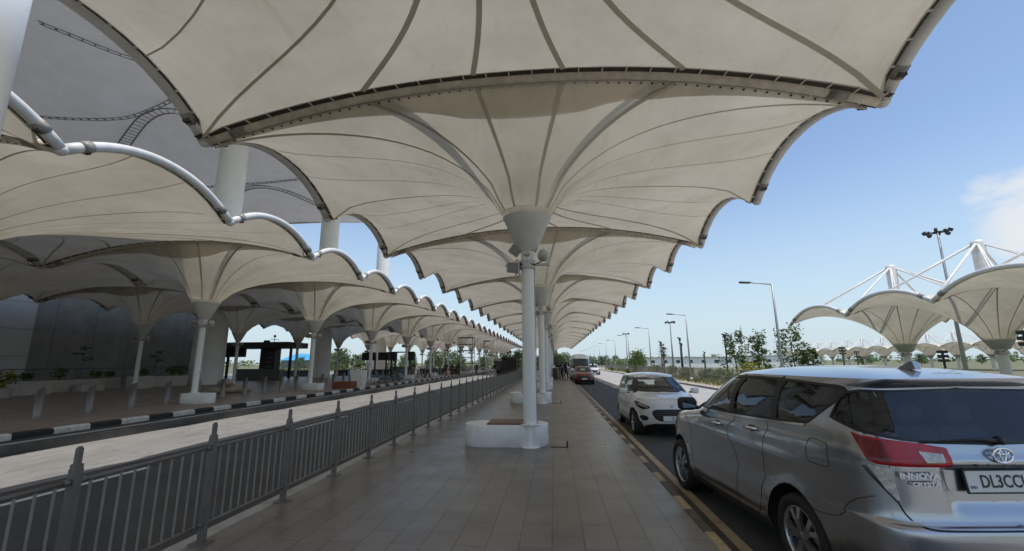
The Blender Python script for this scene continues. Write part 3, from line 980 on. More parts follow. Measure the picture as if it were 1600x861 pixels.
for pts, lad in [([(-31.7, 20.6), (-30.4, 21.7), (-29.0, 23.4), (-26, 27)], 1), ([(-46, 29.2), (-43.3, 29.9), (-40.0, 30.5), (-36.7, 31.2), (-33.5, 31.0), (-31.2, 30.3), (-27, 28.6)], 1),
             ([(-43.5, 37.6), (-41.5, 35.1), (-37.1, 32.4), (-34.7, 31.6), (-33.3, 32.1), (-32.6, 33.4), (-31.5, 36.0)], 2), ([(-42, 51.0), (-39.7, 48.6), (-35.7, 46.4), (-33.0, 47.3), (-30.6, 51.3), (-29.5, 54)], 2),
             ([(-44, 45.9), (-37.3, 45.3), (-33.1, 45.0), (-28.8, 44.6), (-24, 44.2)], 1), ([(-32, 35.2), (-30.4, 37.1), (-28.9, 38.9), (-27, 41)], 1)]:
    mb = MB()
    P3 = [Vector((x + 44, y - 20, 0)) for x, y in pts]
    # resample
    fine = []
    for i in range(len(P3) - 1):
        p0, p1, p2, p3 = P3[max(0, i - 1)], P3[i], P3[i + 1], P3[min(len(P3) - 1, i + 2)]
        for s in range(6):
            t = s / 6
            q = .5 * ((2 * p1) + (p2 - p0) * t + (2 * p0 - 5 * p1 + 4 * p2 - p3) * t * t + (3 * p1 - p0 - 3 * p2 + p3) * t ** 3)
            fine.append(q)
    fine.append(P3[-1])
    def rz_(q):
        x, y = q.x, q.y
        return ROOFZ + 1.05 * math.sin((x + 2) * .23) * math.cos(y * .19) + 1.0 * smooth(0, 1, 1 - (y + 55) / 95.2) - .3 + 1.6 * math.exp(-((x - 14) ** 2 / 60 + (y - 13) ** 2 / 40)) - .12
    fine = [Vector((q.x, q.y, rz_(q))) for q in fine]
    offs = (-.16, .16) if lad == 1 else (-.42, .42)
    for of in offs:
        line = []
        for i, q in enumerate(fine):
            t = (fine[min(i + 1, len(fine) - 1)] - fine[max(0, i - 1)]).normalized()
            line.append(q + Vector((-t.y, t.x, 0)) * of)
        mb.tube(line, .035 if lad == 1 else .06, 0, 6)
    L = 0; nxt = .2; st = .62 if lad == 1 else .5
    for i in range(len(fine) - 1):
        dv = fine[i + 1] - fine[i]; sg = dv.length; dv = dv.normalized(); w = Vector((-dv.y, dv.x, 0)) * abs(offs[0])
        while nxt < L + sg:
            c = fine[i] + dv * (nxt - L); mb.tube([c - w, c + w], .06 if lad == 1 else .035, 0, 4); nxt += st
        L += sg
    mb.build('lacing', M['roof_lace'], rf)
tl = ['tall thick white column rising behind the nearest left canopies to the high roof', 'tall thick white column, second along the terminal, rising to the roof edge',
      'tall thick white column, third along the terminal, seen against the sky']
for i, y in enumerate((36, 54.6, 73.6)):
    mb = MB(); mb.lathe([(1.32, 0), (1.28, .3), (1.22, 12), (1.15, 23.4)], n=36)
    for z in (4.5, 9, 13.5, 18): mb.lathe([(1.275 - z * .005, z), (1.275 - z * .005, z + .025)], n=36)
    o = mb.build('tall_column', M['tall_col']); o.location = (-30.3, y, 0); tag(o, tl[i], 'column', 'tall columns along the terminal')
mb = MB(); mb.lathe([(.84, -.15), (.82, .3), (.8, 6), (.78, 10), (.0, 10.05)], n=36)
o = mb.build('tall_column', M['tall_col']); o.location = (-8.27, 4.30, 0); tag(o, 'tall pale column cut by the top left corner, standing between the canopy rows', 'column', 'tall columns along the terminal')
# terminal wall
w = empty('terminal_wall', (-38.5, 30, 0)); tag(w, 'dark clad terminal wall with pale end behind the planters', 'wall')
mb = MB(); mb.box((0, 7.25, 5.5), (.4, 17.5, 11)); o = mb.build('dark_cladding', M['wall_dark'], w)
mb = MB(); mb.box((.12, -11.0, 5.5), (.5, 19.0, 11)); mb.build('pale_cladding', M['wall_light'], w)
mb = MB()
for z in (2.35, 4.3, 6.25): mb.box((.216, 7.25, z), (.012, 17.5, .03)); mb.box((.384, -11.0, z), (.012, 19.0, .03))
for y in range(0, 16, 3): mb.box((.216, y, 5.5), (.014, .025, 11))
mb.build('panel_joint', M['mid_grey'], w)
mb = MB(); mb.tube([(.9, -22, 1.45), (.9, 16.5, 1.45)], .03)
for i in range(14): mb.tube([(.9, -22 + i * 2.95, .0), (.9, -22 + i * 2.95, 1.45)], .022)
o = mb.build('wall_rail', M['dark_grey'], w)
# small bright lamp by the wall
mb = MB(); mb.sphere((0, 0, 0), .09, 0, 8); mb.box((0, .1, 0), (.06, .16, .06), 1)
o = mb.build('wall_lamp', [glow('lit_lamp', (1, .97, .9), 5), M['dark_grey']]); o.location = (-32.6, 36.6, 7.0)
tag(o, 'small lit lamp under the dark canopies beside the tall column', 'lamp')

# ------------------------------------------------------------------ foliage
def leaves(mb, c, r, n, size, rnd, mats=(0, 1), sq=(1, 1, .8), hollow=.45):
    for _ in range(n):
        while True:
            p = Vector((rnd.uniform(-1, 1), rnd.uniform(-1, 1), rnd.uniform(-1, 1)))
            if hollow < p.length < 1: break
        q = Vector((c[0] + p.x * r * sq[0], c[1] + p.y * r * sq[1], c[2] + p.z * r * sq[2]))
        a = Vector((rnd.gauss(0, 1), rnd.gauss(0, 1), rnd.gauss(0, .6))).normalized()
        b = a.cross(Vector((rnd.gauss(0, 1), rnd.gauss(0, 1), rnd.gauss(0, 1)))).normalized()
        s = size * rnd.uniform(.6, 1.3)
        mb.add([q - a * s, q + b * s * .45, q + a * s, q - b * s * .45], [(0, 1, 2, 3)], mats[min(len(mats) - 1, int(rnd.random() * len(mats)))], True)


def tree(name, label, loc, h, cr, seed, mats, group=None, n=500, leaf=.16, trunk=.09, clumps=9, tall=.9, base=.38, sparse=False):
    rnd = random.Random(seed)
    root = empty(name, loc); tag(root, label, 'tree', group)
    tm = MB(); cm = MB()
    top = Vector((rnd.uniform(-.2, .2) * cr, rnd.uniform(-.2, .2) * cr, h * .8))
    mid = Vector((rnd.uniform(-.1, .1) * cr, rnd.uniform(-.1, .1) * cr, h * base))
    tm.tube([(0, 0, -.3), mid * .5, mid, mid.lerp(top, .5), top], [trunk * 1.3, trunk, trunk * .85, trunk * .55, trunk * .2], 0, 7)
    for k in range(clumps):
        a = k * 2.4 + rnd.uniform(-.5, .5)
        z = lerp(h * (base + .04), h * .95, (k + .5) / clumps)
        rad = cr * (1 - .55 * ((z / h - base) / (1 - base)) ** 1.5) * rnd.uniform(.45, .85)
        c = Vector((math.cos(a) * rad, math.sin(a) * rad, z))
        s0 = mid.lerp(top, max(0, min(.9, (z - mid.z - .15 * h) / (top.z - mid.z))))
        tm.tube([s0, s0.lerp(c, .5) + Vector((0, 0, .06 * h)), c], [trunk * .45, trunk * .3, trunk * .1], 0, 5)
        r = cr * rnd.uniform(.30, .52)
        ms = (0, 1) if rnd.random() < .6 else ((1,) if rnd.random() < .5 else (0, 2))
        leaves(cm, c, r, int(n / clumps * rnd.uniform(.7, 1.3)), leaf, rnd, ms, (1, 1, tall), .2)
        if sparse: leaves(cm, c, r * 1.7, int(n / clumps * .2), leaf, rnd, ms, (1, 1, 1), .5)
    tm.build('trunk', M['trunk'], root)
    cm.build('crown', mats, root)
    return root


MA = [M['leaf_a'], M['leaf_b'], M['leaf_c']]
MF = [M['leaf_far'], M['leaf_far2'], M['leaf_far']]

# planters with plants in front of the wall
def planter(label, c, L, W, h, rz, plants, seed):
    root = empty('planter', (c[0], c[1], 0), rz); tag(root, label, 'planter', 'pale planters in front of the terminal wall')
    m = MB(); m.box((0, 0, h / 2), (W, L, h), bev=.03); m.box((0, 0, h + .003), (W - .16, L - .16, .03), 1); m.build('box', [M['planter'], M['pot_soil']], root)
    rnd = random.Random(seed)
    for k, (y, hh, kind) in enumerate(plants):
        pr = empty('potted_plant', (c[0] + y * -math.sin(rz), c[1] + y * math.cos(rz), h))
        tag(pr, {0: 'dark leafy shrub growing in a pale planter by the wall', 1: 'thin stemmed plant with a few dark leaf tufts in a planter'}[kind], 'plant', 'plants in the wall planters')
        st = MB(); cm = MB()
        if kind == 0:
            for q in range(6):
                a = rnd.uniform(0, 6.28); st.tube([(0, 0, 0), (math.cos(a) * .2, math.sin(a) * .3, hh * .7)], .012, 0, 5)
            leaves(cm, (0, 0, hh * .55), hh * .55, 110, .11, rnd, (0, 1), (.8, 1.3, .8), .2)
        else:
            st.tube([(0, 0, 0), (.03, .05, hh * .6), (-.02, .12, hh)], .014, 0, 5)
            for q in range(3):
                zc = hh * (.62 + .18 * q)
                leaves(cm, (rnd.uniform(-.15, .15), rnd.uniform(-.35, .35), zc), .26, 16, .13, rnd, (1, 1), (1, 1.4, .4), .1)
        st.build('stem', M['trunk'], pr); cm.build('foliage', MA, pr)
planter('short pale planter box at the left end beside a dark shrub', (-30.6, 23.3), 1.7, .9, .82, .15, [(-.3, .5, 0)], 3)
planter('long low pale planter wall in front of the dark terminal wall', (-31.9, 27.2), 5.2, .8, .78, .1, [(-1.6, .75, 0), (-.2, 2.1, 1), (1.0, .6, 0), (2.0, .5, 0)], 4)
planter('pale block planter between the long planter and the rear column', (-30.0, 29.6), 1.3, .9, .9, 0, [(.2, .5, 0)], 5)
planter('pale planter just right of the rear canopy column near the thick white column', (-31.0, 32.6), 3.2, .8, .82, -.25, [(-.8, 1.9, 1), (.6, .8, 0), (1.3, .8, 0)], 6)
mb = MB(); mb.box((0, 0, .22), (.7, 1.5, .44), bev=.03); mb.box((.05, .2, .53), (.35, .5, .18), bev=.05)
o = mb.build('low_seat_block', M['planter']); o.location = (-30.9, 26.9, 0); tag(o, 'low pale block with a small bundle on top before the long planter', 'block')
rnd = random.Random(12)
pr = empty('potted_shrub', (-29.6, 21.3, 0)); tag(pr, 'yellow green potted shrub at the far left edge before the wall', 'plant')
m = MB(); m.lathe([(.3, 0), (.42, .45), (.45, .5), (.4, .5), (.38, .45), (0, .45)], n=18); m.build('pot', M['planter'], pr)
m = MB(); leaves(m, (0, 0, .95), .55, 170, .13, rnd, (0, 2), (1, 1.2, .9), .1); m.build('foliage', [M['leaf_a'], M['leaf_b'], M['leaf_y']], pr)

# ------------------------------------------------------------------ kiosk and portal on the plaza
k = empty('kiosk', (-33.2, 47, 0)); tag(k, 'dark flat roofed open kiosk with a hanging screen and thick pillar', 'kiosk')
mb = MB(); mb.box((0, 0, 3.72), (9.2, 3.4, .62), bev=.04); mb.box((-.1, 0, 4.06), (8.2, 2.6, .06)); mb.build('roof', M['dark_grey'], k)
mb = MB(); mb.box((1.0, .3, 1.75), (1.75, 1.1, 3.35)); mb.build('pillar', M['dark_grey'], k)
mb = MB()
for i in range(5): mb.box((1.3, -.256, .9 + i * .5), (.7, .012, .22))
mb.build('pillar_panel', M['mid_grey'], k)
for x in (-3.9, 3.6):
    mb = MB(); mb.box((x, 0, 1.75), (.22, .22, 3.4)); mb.build('post', M['black'], k)
mb = MB(); mb.box((-2.75, -.5, 2.95), (2.5, .35, .95), taper=1.0); mb.build('screen', M['black'], k)
mb = MB(); mb.box((0.9, -1.3, .55), (5.4, .8, 1.1), bev=.03); mb.box((-.2, -1.32, 1.13), (3.2, .9, .1)); mb.build('counter', M['mid_grey'], k)
mb = MB(); mb.box((.6, 0, 4.22), (.5, .4, .24)); mb.tube([(1.5, 0, 4.05), (1.5, 0, 4.75)], .03); mb.tube([(1.0, 0, 4.5), (2.0, .1, 4.35)], .03); mb.sphere((1.5, 0, 4.8), .15, 0, 6); mb.build('roof_antenna', M['black'], k)
g = empty('sign_portal', (-21.6, 52, 0)); tag(g, 'black sign frame with paired sign boxes and grey counter beneath', 'sign frame')
for x, w_ in ((-1.0, 1.6), (.9, 1.3), ):
    mb = MB(); mb.box((x, 0, 2.52), (w_, .5, .95)); mb.build('sign_box', M['black'], g)
for x in (1.75, 4.0):
    mb = MB(); mb.box((x + .35, 0, 2.5), (.75, .5, 1.0)); mb.build('sign_box', M['black'], g)
mb = MB(); mb.box((3.1, 0, 2.98), (3.0, .4, .14)); mb.build('cross_beam', M['black'], g)
for x in (-.2, 1.2, 1.85, 2.35, 4.2):
    mb = MB(); mb.box((x, 0, 1.2), (.16, .16, 2.6)); mb.build('post', M['black'], g)
mb = MB(); mb.box((3.2, .4, .62), (2.6, .8, 1.24), bev=.02); mb.build('counter', M['mid_grey'], g)
# dark railing and hedge band behind the plaza
hd = MB(); rr_ = random.Random(5)
for i in range(120):
    leaves(hd, (-52 + i * .42, 74 + .1 * math.sin(i), .75), .55, 30, .14, rr_, (0, 1), (1, .8, .9), .1)
o = hd.build('hedge', [M['leaf_b'], M['leaf_a']]); tag(o, 'long dark clipped hedge across the plaza behind the bollards', 'hedge')
# planter wall by the column bases (dark band)
for i, (x, y, L) in enumerate([(-38, 58, 9), (-27, 61, 9), (-17.5, 66, 6)]):
    mb = MB(); mb.box((0, 0, .42), (L, .5, .84), bev=.02); mb.box((0, -.26, .5), (L - .4, .012, .4), 1)
    o = mb.build('barrier', [M['dark_grey'], M['black']]); o.location = (x, y, 0)
    tag(o, ['dark low barrier across the plaza behind the kiosk', 'dark low barrier across the plaza behind the sign frame', 'short dark barrier by the walking man'][i], 'barrier', 'dark plaza barriers')
# blue roofed tent far away
t = empty('tent', (-104, 172, 0)); tag(t, 'bright blue tent roof far away beyond the kiosk', 'tent')
mb = MB(); mb.add([(-6.5, -4, 3.2), (6.5, -4, 3.2), (6.5, 4, 3.2), (-6.5, 4, 3.2), (-2.2, 0, 5.9), (2.6, 0, 5.9)], [(0, 1, 5, 4), (1, 2, 5), (2, 3, 4, 5), (3, 0, 4)]); mb.build('roof', M['blue_roof'], t)
mb = MB(); mb.box((0, 0, 1.6), (12, 7, 3.2)); mb.build('side_cloth', M['mid_grey'], t)

# ------------------------------------------------------------------ building materials on the kerb
b = empty('brick_stack', (-14.3, 29.2, 0)); tag(b, 'low stack of red bricks lying beside the painted kerb', 'bricks')
mb = MB(); r5 = random.Random(4)
for l in range(5):
    for i in range(6):
        for j in range(4): mb.box((-.55 + i * .22 + r5.uniform(-.01, .01), -.3 + j * .22, .05 + l * .095), (.205, .2, .085), rz=r5.uniform(-.05, .05))
mb.build('bricks', M['brick'], b)
for i, (x, y, rz, rx, m_, lab) in enumerate([(-14.5, 30.9, .5, .75, 'blue_sheet', 'blue board leaning on the plinth among the building materials'), (-14.25, 31.6, .3, .85, 'white_steel', 'white board leaning beside the blue board'),
                                  (-14.1, 30.5, .7, .95, 'planter', 'pale board lying tilted by the bricks')]):
    mb = MB(); mb.box((0, 0, 0), (.75, 1.7, .035)); mb.box((0, .4, -.03), (.75, .05, .03)); mb.box((0, -.4, -.03), (.75, .05, .03))
    o = mb.build('board', M[m_]); o.location = (x, y, .52); o.rotation_euler = (rx, 0, rz); tag(o, lab, 'board')
def trolley(label, loc, rz, rx=0):
    t = empty('luggage_trolley', loc, rz); t.rotation_euler = (rx, 0, rz); tag(t, label, 'trolley', 'luggage trolleys heaped on the kerb')
    m = MB()
    for s in (-.28, .28):
        m.tube([(s, .5, .12), (s, -.4, .16), (s, -.52, .95), (s * .9, -.6, 1.0)], .018, 0, 6)
        m.tube([(s * .5, .5, .12), (s * .5, -.4, .16)], .014, 0, 5)
    for y in (.5, .1, -.3): m.tube([(-.28, y, .13), (.28, y, .13)], .014, 0, 5)
    m.tube([(-.26, -.6, 1.0), (.26, -.6, 1.0)], .024, 0, 6); m.tube([(-.28, -.46, .55), (.28, -.46, .55)], .014, 0, 5)
    m.build('frame', M['steel'], t)
    m = MB(); m.box((0, -.45, .62), (.5, .03, .22), rx=.1); m.build('sign_plate', M['blue_sheet'], t)
    for x, y in ((-.24, .42), (.24, .42), (0, -.36)):
        m = MB(); m.lathe([(.0, -.02), (.06, -.02), (.06, .02), (0, .02)], n=12, M=Matrix.Translation((x, y, .06)) @ Matrix.Rotation(R(90), 4, 'Y')); m.build('wheel', M['tyre'], t)
    return t
for i in range(7):
    trolley('steel luggage trolley in the heap on the kerb, %s from its near end' % ordw(i + 1), (-14.5 + r5.uniform(-.35, .35), 35.2 + i * .85, .02 + (.1 if i % 3 == 1 else 0)), r5.uniform(-1.2, 1.2), r5.choice((0, 0, .5)))
for i, (x, y, z, s) in enumerate([(-19.6, 24.2, .0, .5), (-19.0, 24.7, 0, .55), (-19.2, 24.3, .42, .5), (-18.5, 25.0, 0, .45)]):
    mb = MB(); mb.sphere((0, 0, s * .42), s, 0, 8, (1, .75, .45)); mb.sphere((s * .8, 0, s * .4), s * .28, 0, 6, (.7, .8, .7))
    o = mb.build('sack', M['beige_sack']); o.location = (x, y, z); o.rotation_euler = (0, 0, i * 1.3)
    tag(o, ['beige sack at the left of the small heap behind the nearest terminal kerb plinth', 'beige sack in the middle of the small heap behind the plinth', 'beige sack lying on top of the small heap behind the plinth', 'beige sack at the right end of the small heap behind the plinth'][i], 'sack', 'beige sacks on the plaza')

# ------------------------------------------------------------------ scaffolds and the covered load
def scaffold(label, loc, w, h, lv):
    s = empty('scaffold', loc); tag(s, label, 'scaffold', 'scaffold towers under the terminal canopies')
    for x in (-w / 2, w / 2):
        for y in (-.7, .7):
            m = MB(); m.tube([(x, y, 0), (x, y, h)], .045, 0, 6); m.build('standard', M['scaf'], s)
    for l in range(1, lv + 1):
        z = h * l / lv - .1
        m = MB()
        for y in (-.7, .7): m.tube([(-w / 2, y, z), (w / 2, y, z)], .04, 0, 6)
        for x in (-w / 2, w / 2): m.tube([(x, -.7, z), (x, .7, z)], .04, 0, 6)
        m.build('ledger', M['scaf'], s)
        if l < lv:
            m = MB(); m.tube([(-w / 2, -.72, z - h / lv + .1), (w / 2, -.72, z)], .025, 0, 5); m.build('brace', M['scaf'], s)
        if l % 2 == 0:
            m = MB(); m.box((0, 0, z + .06), (w + .1, 1.3, .05)); m.build('platform', M['wood'], s)
scaffold('tall steel scaffold tower by the terminal road, nearer of two', (-11.9, 58.6, -.13), 2.0, 5.2, 6)
scaffold('steel scaffold tower, farther one beside the dark covered load', (-10.0, 68.0, -.15), 1.9, 5.2, 6)
ld = empty('covered_load', (-7.2, 66.5, -.15)); tag(ld, 'dark bulky cart load under black sheeting beyond the railing', 'cart')
r6 = random.Random(8)
m = MB(); m.box((0, 0, 1.15), (3.0, 2.6, 2.1), bev=.12); m.box((.9, -.2, 1.3), (1.3, 2.4, 2.2), 1, bev=.1)
for i in range(14): m.sphere((r6.uniform(-1.5, .9), r6.uniform(-1.2, .6), r6.uniform(1.9, 2.5)), r6.uniform(.25, .5), r6.choice((0, 0, 1)), 6, (1, 1, .7))
for i in range(10): m.tube([(r6.uniform(-1.5, 1.2), r6.uniform(-1.3, 0), 1.9), (r6.uniform(-1.7, 1.4), r6.uniform(-1.3, 0), r6.uniform(2.6, 3.0))], .03, 0, 5)
m.build('sheeting', [M['tarp'], M['dark_red_mark']], ld)
for x in (-1.1, 1.1):
    m = MB(); m.lathe([(0, -.1), (.32, -.1), (.34, 0), (.32, .1), (0, .1)], n=16, M=Matrix.Translation((x, -1.2, .33)) @ Matrix.Rotation(R(90), 4, 'X')); m.build('wheel', M['tyre'], ld)

# ------------------------------------------------------------------ people
def skin_mesh(name, verts, edges, mats, parent, root=0, lv=1):
    """verts: (co, rx, ry); a skin-modifier figure baked into one mesh"""
    me = bpy.data.meshes.new(name)
    me.from_pydata([v[0] for v in verts], edges, [])
    o = bpy.data.objects.new(name, me); COL.objects.link(o)
    md = o.modifiers.new('skin', 'SKIN')
    sk = me.skin_vertices[0].data if me.skin_vertices else None
    if sk is None:
        bm = bmesh.new(); bm.from_mesh(me); bm.verts.layers.skin.verify(); bm.to_mesh(me); bm.free(); sk = me.skin_vertices[0].data
    for i, v in enumerate(verts):
        sk[i].radius = (v[1], v[2] if len(v) > 2 else v[1]); sk[i].use_root = (i == root)
    sb = o.modifiers.new('sub', 'SUBSURF'); sb.levels = lv; sb.render_levels = lv
    bpy.context.view_layer.update()
    ev = o.evaluated_get(bpy.context.evaluated_depsgraph_get())
    m2 = bpy.data.meshes.new_from_object(ev)
    for p in m2.polygons: p.use_smooth = True
    m2.materials.clear()
    for m_ in (mats if isinstance(mats, list) else [mats]): m2.materials.append(m_)
    bpy.data.objects.remove(o)
    o2 = bpy.data.objects.new(name, m2); COL.objects.link(o2); o2.parent = parent
    return o2


def person(label, loc, rz, top, legs, group=None, stride=.0, h=1.7, skirt=False, bag=None, lean=0):
    root = empty('person', loc, rz); tag(root, label, 'person', group)
    k = h / 1.7
    f = stride
    def J(x, y, z): return (x * k, y * k, z * k)
    hip = .93 - .03 * f
    fa, fb = .32 * f, -.34 * f
    kn_a = (.10, fa * .75 + .05 * f, .50); kn_b = (-.10, fb * .35 + .03 * f, .48)
    fo_a = (.10, fa, .07); fo_b = (-.10, fb - .05 * f, .07 + .10 * f)
    ha = (.27, -.22 * f, .80); hb = (-.27, .26 * f, .82)
    ea = (.25, -.12 * f - .03, 1.08); eb = (-.25, .12 * f - .03, 1.08)
    V = [(J(0, 0, hip), .13 * k, .10 * k), (J(0, .01, 1.14), .125 * k, .095 * k), (J(0, 0, 1.36), .155 * k, .10 * k), (J(0, .0, 1.47), .055 * k), (J(0, .02, 1.53), .055 * k), (J(0, .03, 1.60), .085 * k, .10 * k), (J(0, .02, 1.675), .065 * k, .075 * k),
         (J(.19, 0, 1.40), .055 * k), (J(*ea), .042 * k), (J(*ha), .032 * k), (J(ha[0], ha[1] + .03, ha[2] - .09), .038 * k, .022 * k),
         (J(-.19, 0, 1.40), .055 * k), (J(*eb), .042 * k), (J(*hb), .032 * k), (J(hb[0], hb[1] + .03, hb[2] - .09), .038 * k, .022 * k),
         (J(.10, 0, .86), .085 * k), (J(*kn_a), .058 * k), (J(*fo_a), .042 * k), (J(fo_a[0], fo_a[1] + .14, .035), .04 * k, .03 * k),
         (J(-.10, 0, .86), .085 * k), (J(*kn_b), .058 * k), (J(*fo_b), .042 * k), (J(fo_b[0], fo_b[1] + .14, fo_b[2] - .04), .04 * k, .03 * k)]
    E_ = [(0, 1), (1, 2), (2, 3), (3, 4), (4, 5), (5, 6), (2, 7), (7, 8), (8, 9), (9, 10), (2, 11), (11, 12), (12, 13), (13, 14), (0, 15), (15, 16), (16, 17), (17, 18), (0, 19), (19, 20), (20, 21), (21, 22)]
    skin_mesh('body', V, E_, M['skin'], root)
    g = 1.22
    T = [(V[0][0], V[0][1] * 1.15, V[0][2] * 1.2), (V[1][0], V[1][1] * g, V[1][2] * g), (V[2][0], V[2][1] * 1.13, V[2][2] * 1.2), (J(0, 0, 1.43), .08 * k), (V[7][0], .072 * k), (V[8][0], .056 * k), (tuple(lerp(a, b, .75) for a, b in zip(V[8][0], V[9][0])), .048 * k), (V[11][0], .072 * k), (V[12][0], .056 * k), (tuple(lerp(a, b, .75) for a, b in zip(V[12][0], V[13][0])), .048 * k)]
    T.append((J(0, 0, hip - .13), .16 * k, .13 * k))
    skin_mesh('shirt', T, [(0, 1), (1, 2), (2, 3), (2, 4), (4, 5), (5, 6), (2, 7), (7, 8), (8, 9), (0, 10)], top, root)
    if skirt:
        m = MB(); m.lathe([(.17 * k, 1.0 * k), (.2 * k, .8 * k), (.24 * k, .45 * k), (.28 * k, .1 * k)], n=18, M=Matrix.Diagonal((1, .8, 1, 1))); m.build('long_dress', legs, root)
    else:
        L = [(J(0, 0, hip + .03), .14 * k, .12 * k), (V[15][0], .10 * k), (V[16][0], .075 * k), (tuple(lerp(a, b, .93) for a, b in zip(V[16][0], V[17][0])), .062 * k), (V[19][0], .10 * k), (V[20][0], .075 * k), (tuple(lerp(a, b, .93) for a, b in zip(V[20][0], V[21][0])), .062 * k)]
        skin_mesh('trousers', L, [(0, 1), (1, 2), (2, 3), (0, 4), (4, 5), (5, 6)], legs, root)
        for q in (17, 21):
            m = MB(); c = V[q][0]; m.box((c[0], c[1] + .06, c[2] - .03), (.095, .27, .085), bev=.03); m.build('shoe', M['black'], root)
    m = MB(); m.sphere((0, -.018, 1.645 * k), .104 * k, 0, 8, (.93, 1.0, .84)); m.build('hair', M['hair'], root)
    fm = MB(); hd = V[5][0]
    fm.sphere((.035, hd[1] + .098 * k, hd[2] + .0), .012, 1, 6); fm.sphere((-.035, hd[1] + .098 * k, hd[2] + .0), .012, 1, 6)
    fm.sphere((0, hd[1] + .108 * k, hd[2] - .03), .018, 0, 6, (.7, 1, 1.2)); fm.box((0, hd[1] + .094 * k, hd[2] - .066), (.045, .02, .012), 1)
    fm.build('face', [M['skin'], M['hair']], root)
    if bag:
        m = MB(); m.box((0, -.17 * k, 1.2 * k), (.3, .16, .42), bev=.05); m.build('backpack', bag, root)
    return root


person('man in pale blue shirt and dark trousers striding across the terminal road', (-13.9, 47.4, 0), R(-80), M['cloth_blue'], M['cloth_navy'], stride=1.0)
person('person in dark clothes with a lilac bag walking away beside the parked van', (.75, 46.2, 0), R(15), M['cloth_black'], M['cloth_black'], 'people beside the parked van', stride=.5, bag=M['cloth_lilac'])
person('person in black stepping towards the open side of the van', (1.15, 48.0, 0), R(-60), M['cloth_black'], M['cloth_black'], 'people beside the parked van', stride=.35)
person('person in a long black dress standing left of the group by the van', (.35, 49.0, 0), R(30), M['cloth_black'], M['cloth_black'], 'people beside the parked van', skirt=True, h=1.62)
person('person in maroon and black standing left in the far group among the bollards', (-14.6, 58.5, 0), R(200), M['cloth_black'], M['cloth_red'], 'people standing among the bollards')
person('person in a long maroon dress in the middle of the far group', (-13.95, 59.3, 0), R(170), M['cloth_red'], M['cloth_red'], 'people standing among the bollards', skirt=True, h=1.6)
person('taller person in black at the right of the far group', (-13.3, 60.2, 0), R(190), M['cloth_black'], M['cloth_red'], 'people standing among the bollards', h=1.75)
person('person in dark clothes standing behind the bollards left of the walking man', (-18.6, 57.0, 0), R(160), M['cloth_black'], M['cloth_navy'], 'people on the plaza')
person('person in white trousers standing by the scaffold and the dark load', (-9.0, 66.0, -.15), R(180), M['cloth_black'], M['cloth_white'], 'people near the scaffolds')
person('person in navy standing left of the farther scaffold', (-11.9, 66.5, -.13), R(180), M['cloth_navy'], M['cloth_black'], 'people near the scaffolds')
# bin and stacked luggage beside the column row
lb = MB(); lb.box((0, 0, .5), (.45, .45, 1.0), bev=.03); lb.box((0, 0, 1.03), (.48, .48, .06)); lb.box((0, -.228, .78), (.3, .012, .14), 1)
o = lb.build('litter_bin', [M['dark_grey'], M['black']]); o.location = (-.05, 44.6, 0); tag(o, 'dark square litter bin at the end of the column row', 'bin')
for i, (x, y, z, sz) in enumerate([(.35, 46.6, 0, (.5, .6, .72)), (.25, 47.3, 0, (.62, .5, .6)), (.3, 46.8, .73, (.45, .5, .35))]):
    m = MB(); m.box((0, 0, sz[2] / 2 + .04), sz, bev=.05); m.box((0, -sz[1] / 2 - .004, sz[2] * .5), (sz[0] * .7, .012, .03), 1); m.tube([(-.12, 0, sz[2] + .03), (-.12, 0, sz[2] + .09), (.12, 0, sz[2] + .09), (.12, 0, sz[2] + .03)], .012, 1, 5)
    o = m.build('suitcase', [M['luggage'], M['black']]); o.location = (x, y, z)
    tag(o, ['tan suitcase standing on the walkway right of the litter bin', 'tan suitcase behind the others right of the litter bin', 'smaller tan bag lying on top of the suitcases'][i], 'suitcase', 'luggage by the column row')

# ------------------------------------------------------------------ right-hand roadside
def street_lamp(label, loc):
    s = empty('street_lamp', loc); tag(s, label, 'street lamp', 'street lamps along the road')
    m = MB(); m.tube([(0, 0, 0), (0, 0, 3), (0, 0, 6.25)], [.085, .07, .05], 0, 10); m.box((0, 0, .15), (.3, .3, .3), bev=.03); m.build('pole', M['pole_grey'], s)
    m = MB(); m.tube([(0, 0, 6.2), (-.7, 0, 6.28), (-1.25, 0, 6.34)], .032, 0, 8); m.build('arm', M['pole_grey'], s)
    m = MB(); m.box((-1.5, 0, 6.36), (.62, .24, .09), bev=.03, ry=R(4)); m.box((-1.52, 0, 6.31), (.5, .18, .02), 1, ry=R(4)); m.build('lamp_head', [M['pole_dark'], M['lamp_glass']], s)
    return s
sl = street_lamp('grey street lamp with a single arm, nearest, rising above the silver car', (12.75, 26.3, -.2))
for i in range(1, 11):
    o = copy_tree(sl); o.location = (12.75 + .03 * i, 26.3 + 17.2 * i, -.2); o['label'] = 'grey street lamp with a single arm, %s along the right of the road' % ordw(i + 1)
def high_mast(label, loc, h):
    s = empty('floodlight_mast', loc); tag(s, label, 'floodlight mast', 'tall floodlight masts')
    m = MB(); m.tube([(0, 0, 0), (0, 0, h)], .26, 0, 12, r_end=.11); m.build('pole', M['pole_grey'], s)
    m = MB()
    m.lathe([(.45, h - .1), (.5, h), (.45, h + .1)], n=12)
    for i in range(8):
        a = i * math.pi / 4; m.tube([(0, 0, h), (1.1 * math.cos(a), 1.1 * math.sin(a), h)], .05, 0, 5)
    hh = m.build('head_ring', M['pole_dark'], s)
    for i in range(8):
        a = i * math.pi / 4
        m = MB(); m.box((1.25 * math.cos(a), 1.25 * math.sin(a), h + (.12 if i % 2 else -.12)), (.5, .32, .42), rz=a, ry=.5, bev=.04); m.build('floodlight', M['pole_dark'], hh)
    return s
